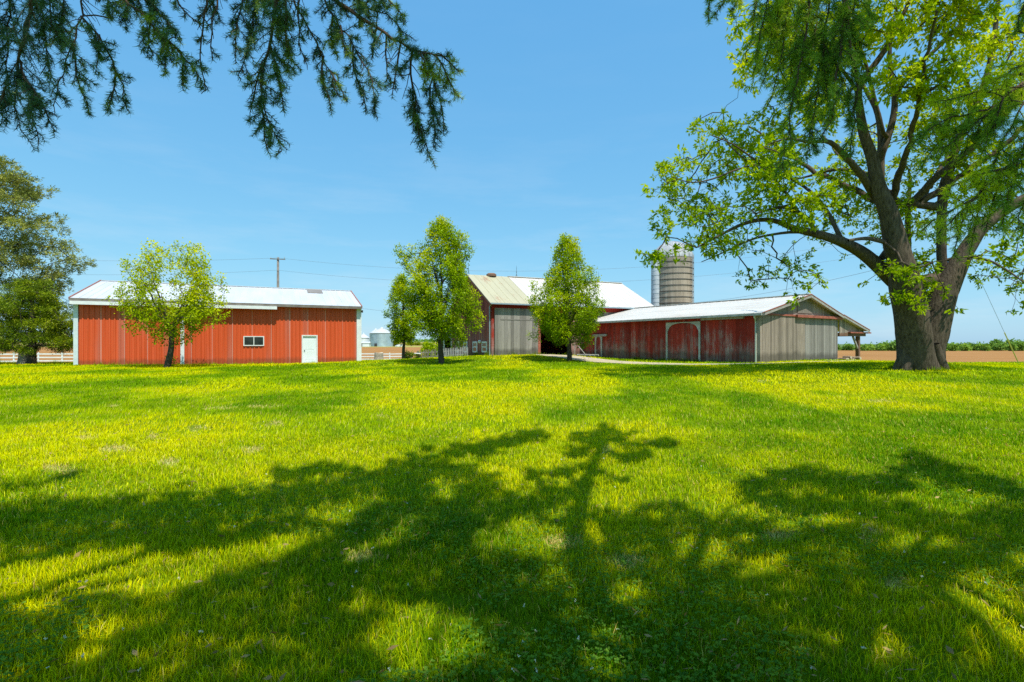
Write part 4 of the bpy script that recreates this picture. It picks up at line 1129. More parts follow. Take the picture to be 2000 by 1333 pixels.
# two fused stems with root flare
LM([(1792, 728), (1792, 716), (1790, 700), (1787, 670), (1783, 640), (1777, 600), (1769, 558), (1752, 488), (1737, 418), (1713, 363), (1704, 307), (1685, 260), (1678, 200), (1671, 172), (1713, 121), (1741, 79), (1778, 0), (1800, -70)],
   [52, 45, 40, 37, 36, 35, 33, 25, 20, 15, 12, 10, 8, 7.5, 6, 5, 4, 2], -.2, -3.0, -1, 6)
LM([(1812, 728), (1812, 716), (1812, 700), (1815, 670), (1822, 640), (1832, 612), (1843, 570), (1857, 545), (1875, 510), (1890, 484), (1918, 442), (1964, 409), (2030, 370), (2110, 330)],
   [50, 43, 37, 34, 33, 31, 27, 23, 19, 17, 14, 12, 9, 5], .2, -.8, -1, 6)
for (du, dv, rr) in ((1757, 722, 12), (1771, 724, 15), (1838, 724, 14)):
    LM([(du - (1800 - du) * .12, dv + 3), (du + (1800 - du) * .1, 708), (du + (1800 - du) * .28, 672)], [rr * .9, rr * .95, rr * .6], -1.25 + abs(du - 1800) * .018, -.75, -1, 9)
LM([(1843, 570), (1845, 545), (1839, 512), (1839, 442), (1839, 395), (1846, 360), (1853, 335), (1862, 302), (1871, 279), (1895, 225), (1922, 172), (1941, 93), (1950, 0), (1955, -80)], [20, 15, 11, 10, 10, 12, 11, 9, 8, 7.5, 7, 5.5, 4, 2.5], .2, -1.2, 'near', 2)
LM([(1895, 225), (1894, 167), (1871, 135), (1848, 84), (1840, 30)], [5, 5, 4, 3, 2], -.5, -2, 'near', 1)
LM([(1766, 562), (1732, 535), (1685, 493), (1639, 470), (1592, 456), (1546, 447), (1518, 430), (1480, 428), (1439, 442), (1397, 465), (1360, 484)], [21, 18, 14, 11.5, 9.5, 7, 5.5, 4.5, 3.6, 2.6, 1.6], -.3, -2.5, 'near', 1)
LM([(1592, 456), (1555, 452), (1522, 456), (1471, 465), (1415, 493), (1370, 512)], [5, 4, 3.2, 2.8, 2, 1], -1.6, 1.5, 'near')
LM([(1643, 468), (1620, 419), (1592, 381), (1555, 353), (1508, 335), (1460, 325)], [6, 5, 4.2, 3.4, 2.5, 1], -1, 2, 'near')
LM([(1592, 452), (1583, 433), (1546, 405), (1518, 405), (1475, 418)], [5, 4.5, 4.5, 3, 1.5], -1.4, -3.5, 'near')
LM([(1552, 407), (1550, 395), (1527, 367), (1485, 321), (1429, 279), (1390, 265)], [4, 3.6, 3, 2.4, 1.6, 1], -1.8, -4, 'near')
LM([(1485, 321), (1440, 330), (1395, 350), (1350, 360), (1310, 345)], [2.4, 2, 1.8, 1.4, .8], -2.4, -4, 'near')
LM([(1742, 476), (1732, 474), (1694, 465), (1657, 470)], [7, 6, 4.5, 2.5], -.5, -3, 'near')
LM([(1730, 408), (1708, 385), (1685, 344), (1648, 302), (1620, 274), (1583, 279), (1540, 270)], [10, 9, 8, 6, 5, 3.5, 2], -.5, -4.5, 'near')
LM([(1704, 345), (1680, 335), (1629, 330), (1583, 344), (1546, 353)], [6, 5, 4.2, 3, 1.8], -1, 3.5, 'near')
LM([(1720, 370), (1718, 335), (1722, 279), (1718, 233), (1708, 200), (1690, 181), (1684, 160)], [10, 10, 8, 7, 6, 5, 3], 0, .8, 'near')
LM([(1722, 300), (1741, 251), (1750, 200), (1741, 153), (1736, 102), (1745, 40)], [9, 7.5, 7, 5.5, 4.5, 3], 0, -.5, 'near')
LM([(1750, 190), (1755, 172), (1792, 130), (1857, 70), (1908, 9), (1930, -30)], [5.5, 5.5, 4.8, 4, 3, 2], -.2, -2, 'near')
LM([(1768, 552), (1774, 520), (1774, 484), (1773, 418), (1778, 350)], [12, 9, 7, 6, 4], 1, 2.5, 'near')
LM([(1880, 500), (1932, 507), (1978, 535), (2010, 560)], [4, 3, 2, 1], -.5, -3.5, 'near')
LM([(1671, 172), (1640, 130), (1600, 90), (1560, 60)], [4, 3.4, 2.6, 1.5], -2, -5, 'near')
LM([(1725, 260), (1690, 120), (1660, 40), (1640, -20)], [5, 4, 3, 2], -.5, -1.5, 'near')
for az_, L_ in ((.6, 6), (1.5, 7), (2.4, 6), (-1.2, 6.5), (-2.0, 6), (-.5, 6)):     # limbs towards the viewer and away
    p0 = pt(1760 + 40 * math.cos(az_), 400, YB); d = np.array([math.cos(az_), math.sin(az_), .75])
    sk.limb([p0, p0 + d * L_ * .5, p0 + d * L_ + (0, 0, .8)], [.16, .1, .04], 'near', .6, .4, .05)
BL = [(1300,345,42,34,1),(1287,372,18,14,.8),(1290,440,26,36,1),(1340,400,60,50,1),(1330,322,40,28,1),(1400,270,52,48,1),(1430,330,70,56,1),(1480,250,66,40,1),(1400,430,76,48,1),(1500,330,70,56,1),(1560,400,66,46,.9),
 (1520,290,60,56,.9),(1480,395,60,40,.9),(1380,482,66,30,.9),(1312,500,46,16,.8),(1266,500,26,20,1),(1280,520,18,14,.8),(1450,482,60,28,.8),(1500,520,30,36,.5),(1470,556,26,20,.6),(1448,545,14,12,.7),(1557,520,34,46,.6),(1592,556,22,20,.7),(1545,555,18,20,.7),(1568,584,15,10,.9),
 (1640,400,50,56,.8),(1600,460,40,18,.6),(1650,330,60,56,.8),(1600,200,60,70,1),(1560,120,60,60,1),(1450,110,26,46,.8),(1440,40,22,36,.8),(1470,150,24,28,.8),(1445,150,14,14,.7),(1520,60,60,60,1),(1640,80,60,76,1),(1750,40,80,56,1),(1850,40,86,56,1),
 (1950,60,66,66,1),(1760,150,46,46,.7),(1830,150,66,56,1),(1900,200,76,56,1),(1980,180,40,56,.9),(1800,250,56,46,.9),(1880,300,66,56,1),(1960,330,46,56,.9),(1780,330,46,36,.9),(1765,395,32,46,.9),(1805,440,32,36,.8),(1880,385,46,46,.8),
 (1950,425,56,46,.8),(1960,500,56,36,.8),(1990,560,26,30,.6),(1935,540,46,26,.7),(1800,515,30,40,.9),(1768,545,36,30,1.1),(1745,585,26,22,1.1),(1785,590,22,26,1),(1822,570,22,34,.8),(1712,548,24,14,.5),(1728,440,36,46,.7),(1690,420,46,36,.7),(1665,500,28,24,.4),(1738,520,24,24,.7),
 (1862,604,12,12,.5),(1985,600,14,14,.5),(1765,500,40,26,.7),(1700,260,40,40,.5),(1830,480,20,26,.6),
 (1750,-90,150,80,.9),(1950,-80,120,80,.9),(1600,-60,90,60,.8),(2080,80,70,90,.9),(2080,260,70,90,.9),(2090,430,60,70,.8),(2060,540,40,40,.6)]
blobs = []
for u, v, a, b, w in BL:
    for rep in range(2):
        dy = RNG.uniform(-4.2, 3.6)
        if (u, v) in ((1768,545),(1745,585),(1785,590),(1800,515),(1822,570),(1765,500)): dy = RNG.uniform(-2.6, -1.2)
        if v < 160: dy = RNG.uniform(-5.5, -.5)
        elif v < 330: dy = RNG.uniform(-5, 1.5)
        if 1590 < u < 1860 and 240 < v < 510: dy = RNG.uniform(-.8, 2.6)
        if u < 1420: dy = RNG.uniform(-3.5, 1)
        Yc = YB + dy; c = pt(u + RNG.uniform(-.25, .25) * a, v + RNG.uniform(-.25, .25) * b, Yc)
        k = Yc / F
        blobs.append((c, (a * k * .92, min(2.2, max(.6, a * k)), b * k * .92), w * a * b / 52.0 * (.95 if (v < 420 and u > 1480) else .66)))
P, Oo, I = blobs_points(blobs, 1, .05)
keep = P[:, 2] > 2.4; P, Oo, I = P[keep], Oo[keep], I[keep]
print('walnut clusters', len(P))
order = RNG.permutation(len(P))
sk.grow(P[order[:int(len(P) * .72)]], .45, .05, .13, .009)
sk.finish(.0085, 2.15)
bt = RNG.random(len(blobs)) * .4
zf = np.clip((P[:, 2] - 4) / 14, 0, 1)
t = np.clip(bt[I] * .8 + .62 * zf + RNG.normal(0, .15, len(P)) + .0, 0, 1)  # sunlit look painted in: leaf colour pales towards the crown top
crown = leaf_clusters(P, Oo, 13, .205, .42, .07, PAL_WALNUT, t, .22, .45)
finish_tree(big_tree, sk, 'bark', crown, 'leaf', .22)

# ------------------------------------------------------------------ evergreens on the left
def cedar(name, label, u, Y, vtop, vlow, layers, seed, ncl, pal, leaf, nleaf=16):
    global RNG
    RNG = np.random.default_rng(seed)
    b = pt(u, 710, Y); b[2] = gz(b[0], b[1]); root = tree_root(name, label, 'tree', b)
    top = H + (V0 - vtop) / F * Y; zl = H + (V0 - vlow) / F * Y; sk = Skel()
    sk.limb([(b[0], b[1], b[2] - .2), (b[0], b[1], (b[2] + top) / 2), (b[0] + .1, b[1], top - .4)], [.3, .2, .03], step=.4)
    blobs = []
    for (v, half, th) in layers:
        for k in range(int(7 + half / 12)):
            a = RNG.uniform(0, 2 * PI); z = H + (V0 - v) / F * Y + RNG.normal(0, th * .35 * Y / F); rr = half / F * Y * RNG.uniform(.35, 1.0)
            c = (b[0] + rr * math.cos(a), b[1] + rr * math.sin(a) * .85, z - rr * .05)
            s_ = th / F * Y * RNG.uniform(.7, 1.2); blobs.append((c, (s_ * 1.35, s_ * 1.35, s_ * .6), 1))
    vol = np.array([r[0] ** 2 for _, r, _ in blobs]); w = ncl * vol / vol.sum()
    blobs = [(c, r, max(3, x)) for (c, r, _), x in zip(blobs, w)]
    P, Oo, I = blobs_points(blobs, 1, .1)
    sk.grow(P[RNG.permutation(len(P))[:int(len(P) * .5)]], .4, .04, .06, .01); sk.finish(.008, 2.2)
    out = unit((P - np.array([b[0], b[1], 0])) * (1, 1, 0)) * .8 + np.array([0, 0, .25]) + Oo * .4
    t = np.clip(RNG.random(len(blobs))[I] * .5 + RNG.normal(.2, .16, len(P)), 0, 1)
    cr = leaf_clusters(P, unit(out), nleaf, leaf, .26, .1, pal, t, -.05, .5)
    finish_tree(root, sk, 'young_bark', cr, 'needles')
PAL_OLIVE = [(.08, .11, .03), (.27, .29, .06), (.56, .52, .12)]
PAL_CEDAR = [(.04, .08, .010), (.20, .28, .008), (.5, .5, .010)]
cedar('cedar_tree', 'tall open olive green evergreen rising left of the red shed', -10, 41, 305, 690,
      [(318, 28, 16), (340, 60, 18), (365, 85, 20), (392, 110, 20), (418, 118, 20), (442, 132, 20), (468, 128, 20), (492, 142, 20), (515, 118, 20), (535, 116, 22), (555, 126, 24), (578, 130, 24), (600, 140, 22), (630, 120, 20), (655, 110, 18)], 31, 5400, PAL_OLIVE, .24, 17)
cedar('cedar_tree', 'bushy green cedar with drooping skirt in front of the tall olive evergreen', 62, 38.0, 545, 678,
      [(556, 30, 14), (575, 50, 16), (595, 62, 18), (615, 66, 18), (635, 72, 18), (652, 72, 18), (668, 72, 16), (680, 60, 10)], 32, 3000, PAL_CEDAR, .16, 18)

# shrubs and far greenery
def shrub(name, label, u, v, Y, rx, rz, seed, n=160, pal=PAL_PEAR, leaf=.2, cat='bush', group=None):
    global RNG
    RNG = np.random.default_rng(seed)
    b = pt(u, v, Y); b[2] = gz(b[0], b[1]); root = tree_root(name, label, cat, b, group)
    d = unit(RNG.normal(0, 1, (n, 3))); P = d * np.array([rx, rx, rz]) * RNG.uniform(.5, 1, (n, 1)) + np.array([0, 0, rz * .85]); P = P[P[:, 2] > .05]
    m = MB()
    for k in range(7):
        q = P[RNG.integers(len(P))]; m.tube([(0, 0, -.05), q * .5 + (0, 0, .1), q], [.03, .02, .008], 5)
    m.build('stems', M['young_bark'], root)
    V, Fq, cl = leaf_clusters(P, unit(P - (0, 0, rz * .4)), 8, leaf, .55, leaf * .5, pal); big('crown', V, [Fq], M['leaf'], root, cl)
shrub('bush', 'round green bush behind the picket fence next to the barn annex', 845, 684, 70, 1.6, 1.3, 41, 260, leaf=.3)
shrub('bush', 'small sunny green weed bush at the foot of the slim pear tree', 798, 704, 46.5, .45, .45, 42, 90, [(.08, .16, .01), (.2, .3, .015), (.36, .42, .03)], .13)
shrub('bush', 'yellow green weeds around the bent white rail end', 816, 702, 47.6, .3, .35, 43, 60, [(.08, .16, .01), (.2, .3, .015), (.36, .42, .03)], .12)
shrub('bush', 'grey green bush at the end of the far grain bins', 771, 676, 332, 2.2, 2.2, 44, 120, PAL_CEDAR, .9)
for k, (u, Y) in enumerate(((801, 390), (815, 395), (832, 392))):
    shrub('bush', 'low dark bush on the line between the two far fields', u, 672, Y, 3.2, 1.3, 50 + k, 90, PAL_CEDAR, .9, group='low bushes between the far fields')

# far woods on the right and the tree line on the left horizon
def woods(name, segs, n, seed, pal, leaf):
    global RNG
    RNG = np.random.default_rng(seed); Ps = []; Is = []; nb = 0
    for (u0, u1, Y0, Y1, vt0, vt1, vb, k) in segs:
        for i in range(k):
            f = (i + RNG.random()) / k; Y = Y0 + (Y1 - Y0) * RNG.random(); u = u0 + (u1 - u0) * f
            g = H + (V0 - vb) / F * Y0; hgt = (vb - (vt0 + (vt1 - vt0) * f)) / F * Y0 * RNG.uniform(.6, 1.15)
            c = pt(u, 600, Y); r = hgt * RNG.uniform(.32, .5)
            d = unit(RNG.normal(0, 1, (n, 3))); p = np.array([c[0], c[1], g + hgt * .5]) + d * np.array([r, r, hgt * .5]) * RNG.uniform(.75, 1, (n, 1))
            Ps.append(p); Is += [RNG.random()] * n; nb += 1
    P = np.concatenate(Ps)
    V, Fq, cl = leaf_clusters(P, unit(RNG.normal(0, 1, P.shape)), 3, leaf, .8, leaf * .5, pal, np.clip(np.array(Is) * .7 + RNG.normal(.1, .1, len(P)), 0, 1))
    return tag(big(name, V, [Fq], M['leaf'], None, cl), kind='stuff')
PAL_FAR = [(.10, .20, .05), (.20, .35, .06), (.34, .50, .07)]
woods('woods', [(1630, 1770, 300, 330, 676, 670, 687, 14), (1740, 1900, 300, 330, 668, 672, 687, 15), (1860, 2250, 290, 330, 672, 658, 687, 26), (1930, 2300, 310, 340, 662, 656, 687, 22)], 170, 61, PAL_FAR, 1.0)
tag(bpy.data.objects['woods'], 'distant mixed woods along the far edge of the ploughed field', 'woods')
woods('treeline', [(560, 930, 900, 1000, 664, 665, 668.5, 60), (-200, 200, 900, 1000, 664, 666, 670, 40)], 26, 62, PAL_FAR, 3.4)
tag(bpy.data.objects['treeline'], 'thin dark green tree line on the far horizon', 'treeline')

# ================================================================== SPRUCES overhead
BR_ = 0
NEED_DARK = np.array([(.04, .11, .10), (.11, .25, .11), (.55, .66, .02)])
class Needles:
    def __init__(s): s.P = []; s.D = []; s.L = []; s.n = []; s.c = []
    def shoot(s, a, b, nl, dens, c):
        s.P.append((a, b)); s.L.append(nl); s.n.append(max(3, int(np.linalg.norm(b - a) * dens))); s.c.append(c)
    def arrays(s, width=.0014):
        A = np.array([p[0] for p in s.P]); B = np.array([p[1] for p in s.P]); n = np.array(s.n)
        idx = np.repeat(np.arange(len(n)), n); t = RNG.random(len(idx))
        d = unit(B - A)[idx]; p = A[idx] + (B - A)[idx] * t[:, None]
        r = unit(np.cross(d, RNG.normal(0, 1, d.shape))); dirn = unit(d * RNG.uniform(.35, .9, (len(d), 1)) + r)
        L = np.array(s.L)[idx] * RNG.uniform(.75, 1.15, len(idx))
        sd = unit(np.cross(dirn, RNG.normal(0, 1, d.shape))) * width
        V = np.stack([p - sd, p + sd, p + dirn * L[:, None] + sd * .35, p + dirn * L[:, None] - sd * .35], 1).reshape(-1, 3)
        c = np.array(s.c)[idx] + RNG.normal(0, .08, len(idx)); c = np.clip(c, 0, 1)[:, None] * 2
        pal = NEED_DARK; col = np.where(c < 1, pal[0] * (1 - c) + pal[1] * c, pal[1] * (2 - c) + pal[2] * (c - 1))
        return V, np.arange(len(V)).reshape(-1, 4), np.repeat(col, 4, 0)

def hang(nd, tw, pts, Y0, Y1, dens=1.0, bare=0.0, side=.13, bright=.35, nl=.028, r=.006, ssp=.021, droop=.55, spread=1.0):
    """one hanging bough: traced points (pixels) at depths Y0..Y1 with needled side shoots; returns its upper end"""
    P = np.array([pt(u, v, Y0 + (Y1 - Y0) * i / max(1, len(pts) - 1)) for i, (u, v) in enumerate(pts)])
    seg = np.linalg.norm(np.diff(P, axis=0), axis=1); cl = np.concatenate([[0], np.cumsum(seg)]); L = cl[-1]
    m = max(4, int(L / .06)); t = np.linspace(0, L, m); Q_ = np.stack([np.interp(t, cl, P[:, j]) for j in range(3)], 1)
    for _ in range(2): Q_[1:-1] = (Q_[:-2] + 2 * Q_[1:-1] + Q_[2:]) / 4
    Q_[1:-1] += RNG.normal(0, .006, (m - 2, 3))
    tw.append((Q_, np.linspace(r, .0022, m)))
    k = int(L / ssp * (1 - BR_ * 2.2))
    for i in range(k):
        f = (i + RNG.random()) / k; x = f * (m - 1); j = min(int(x), m - 2); p = Q_[j] + (Q_[j + 1] - Q_[j]) * (x - j); ax = unit(Q_[j + 1] - Q_[j])
        sdir = unit(np.cross(ax, RNG.normal(0, 1, 3)) * spread + ax * .75 + np.array([0, 0, -droop * .5]))
        ln = side * 1.4 * RNG.uniform(.4, 1.15) * (1 - .62 * f) * (1 if f > .1 else .7)
        kk = 4; sp = [p]; dd = sdir.copy()
        for _ in range(kk):
            dd = unit(dd + np.array([0, 0, -droop * .25]) + RNG.normal(0, .12, 3)); sp.append(sp[-1] + dd * ln / kk)
        sp = np.array(sp); tw.append((sp, np.linspace(.0028, .0014, kk + 1)))
        has = RNG.random() > bare * (1.25 - f)
        if has:
            c = np.clip(RNG.normal(bright + BR_ * 2.6, .14), 0, 1)  # yellow-green covers young growth and sunlight painted into the needles
            for a, b in zip(sp[:-1], sp[1:]): nd.shoot(a, b, nl, 560 * dens, c)
            # forked tips
            if ln > side * .6:
                for q in (1, 2, 3):
                    for sg in (-1, 1):
                        if RNG.random() < .6:
                            td = unit(dd * .8 + sg * unit(np.cross(dd, RNG.normal(0, 1, 3))) * .8 + np.array([0, 0, -.25])); te = sp[q] + td * ln * RNG.uniform(.25, .45)
                            tw.append((np.array([sp[q], te]), np.array([.0016, .001]))); nd.shoot(sp[q], te, nl, 560 * dens, c)
    if bare < .95:
        for a, b in zip(Q_[m // 3:-1], Q_[m // 3 + 1:]): nd.shoot(a, b, nl, 520 * dens * (1 - bare), np.clip(bright + RNG.normal(0, .1), 0, 1))
    return Q_

def tubes_mesh(name, tw, mat, root, n=4):
    o = np.array(root.location); Vs = []; Fs = []; off = 0
    for P, R in tw:
        k = n if R[0] < .01 else 6 if R[0] < .04 else 12
        V, Fq = tube_arrays(P, R, k)[:2]
        if k == 4: Fq = np.array([f for f in Fq])
        Vs.append(V - o); Fs.append(np.asarray(Fq) + off); off += len(V)
    return big(name, np.concatenate(Vs), Fs and [np.concatenate(Fs)], M[mat], root, None, True)

# sample where their canopy must be so that the lawn is shaded as in the photograph
RNG = np.random.default_rng(404)
N_ = 160000
sy = RNG.uniform(.3, 11.5, N_); sx = RNG.uniform(-13, 13, N_)
ok = np.abs(sx) < sy * 1.12 + 1.2; sx, sy = sx[ok], sy[ok]
u_, v_ = pix(sx, np.maximum(sy, .1))
w_ = np.where(v_ > 1345, .8, shade(u_, np.minimum(v_, 1345)))
acc = RNG.random(len(sx)) < w_
sx, sy = sx[acc], sy[acc]
SPACING_N = 30000
area_pick = RNG.permutation(len(sx))[:SPACING_N]; sx, sy = sx[area_pick], sy[area_pick]
hh = 7.3 + 2.2 * (fbm(sx * .45 + 40, sy * .45 + 7, 3) - .35) + RNG.normal(0, .22, len(sx)) + np.clip(sy - 6, 0, 6) * .25
CP = np.stack([sx + SHX * hh, sy + SHY * hh, hh + 0.05], 1)
vis = (CP[:, 1] > .2) & ((CP[:, 2] - H) < .76 * CP[:, 1]) & (np.abs(CP[:, 0]) < CP[:, 1] * 1.1)
CP = CP[~vis]
ex_x = RNG.uniform(-9, 9, 9000); ex_y = RNG.uniform(-7, 1.5, 9000); ex_h = 6.2 + 3 * fbm(ex_x * .4, ex_y * .4 + 30, 3) + RNG.normal(0, .3, 9000)
EX = np.stack([ex_x + SHX * ex_h, ex_y + SHY * ex_h, ex_h], 1); EX = EX[fbm(ex_x * .8 + 3, ex_y * .8, 3) > .38]; CP = np.concatenate([CP, EX])  # extra sprays added out of view to block skylight over the foreground
print('canopy sprays', len(CP), 'of', len(vis))

TA = np.array([-3.3, -1.4, 0.0]); TB = np.array([2.76, -.62, 0.0])
def lift(S, h): return np.array([S[0] + SHX * h, S[1] + SHY * h, h])
def build_spruce(T, label, hangs, pts, limbs, height, seed, rt):
    global RNG
    RNG = np.random.default_rng(seed)
    root = tree_root('spruce_tree', label, 'tree', T, None); global BR_, NEED_DARK; BR_ = 0 if seed == 71 else .12
    if seed == 72: NEED_DARK = np.array([(.07, .17, .035), (.22, .42, .05), (.7, .8, .02)])  # paler palette paints in sunlight that the canopy keeps off these boughs
    sk = Skel(60000)
    sk.limb([T + (0, 0, -.2), T + (.02, 0, height * .5), T + (0, .05, height)], [rt, rt * .75, .05], -1, 0, .3)
    for P_, R_ in limbs: sk.limb(P_, R_, 'near', 0, .3, .02)
    nd = Needles(); tw = []; ups = []
    for h in hangs: ups.append((h['pts'][0][1] < -15, hang(nd, tw, **h)))
    # boughs that begin in view fork from the nearest point of another bough; the rest run on up into the tree
    allp = np.concatenate([q for f_, q in ups]); own = np.repeat(np.arange(len(ups)), [len(q) for f_, q in ups])
    for k_, (f_, q) in enumerate(ups):
        if not f_:
            o_ = allp[own != k_]; d_ = np.linalg.norm(o_ - q[0], axis=1) + 2.0 * np.maximum(0, q[0][2] - o_[:, 2]); j_ = o_[int(d_.argmin())]
            tw.append((np.array([j_, j_ * .5 + q[0] * .5 + (0, 0, .01), q[0]]), np.array([.004, .0038, .0036])))
    for q in [q[0] for f_, q in ups if f_]: sk.grow([q + np.array([RNG.normal(0, .05), -.35, .55]), q], .3, .02, .05, .009)
    sk.pen[:sk.n] = 0
    sk.grow(pts[RNG.permutation(len(pts))[:int(len(pts) * .18)]], .35, .03, .08, .006)
    sk.finish(.0045, 2.25)
    o = T
    tr = sk.mesh(lambda c: True); big('trunk', tr[0] - o, [tr[1]], M['spruce_bark'], root, None, True)
    tubes_mesh('boughs', tw, 'spruce_bark', root)
    V, Fq, cl = nd.arrays()
    print(label[:20], 'needles', len(Fq)); big('needles', V - o, [Fq], M['needles'], root, cl)
    # upper crown: unseen flat needled sprays laid out to shade the lawn
    m_ = len(pts); ax = pts - np.array([T[0], T[1], 0]); ax[:, 2] = 0; ax = unit(ax + RNG.normal(0, .5, ax.shape) * (1, 1, .3)); k = 9
    sid = unit(np.cross(ax, np.array([0, 0, 1.0]))); f = np.tile(np.linspace(0, 1, k), m_); i = np.repeat(np.arange(m_), k)
    sg = np.tile(np.where(np.arange(k) % 2, 1, -1), m_)
    base = pts[i] + ax[i] * ((f - .5) * .10)[:, None] + RNG.normal(0, .012, (m_ * k, 3)); d = unit(ax[i] * .9 + sid[i] * sg[:, None] * .9 + np.array([0, 0, -.25]) + RNG.normal(0, .2, (m_ * k, 3)))
    V, Fq = leaf_arrays(base, d, RNG.uniform(.045, .085, m_ * k), RNG.uniform(.024, .04, m_ * k), unit(np.array([0, 0, 1.0]) + RNG.normal(0, .5, (m_ * k, 3))))
    cc = np.repeat(NEED_DARK[RNG.integers(0, 2, m_ * k)], 4, 0); big('crown', V - o, [Fq], M['needles'], root, cc)
    return root

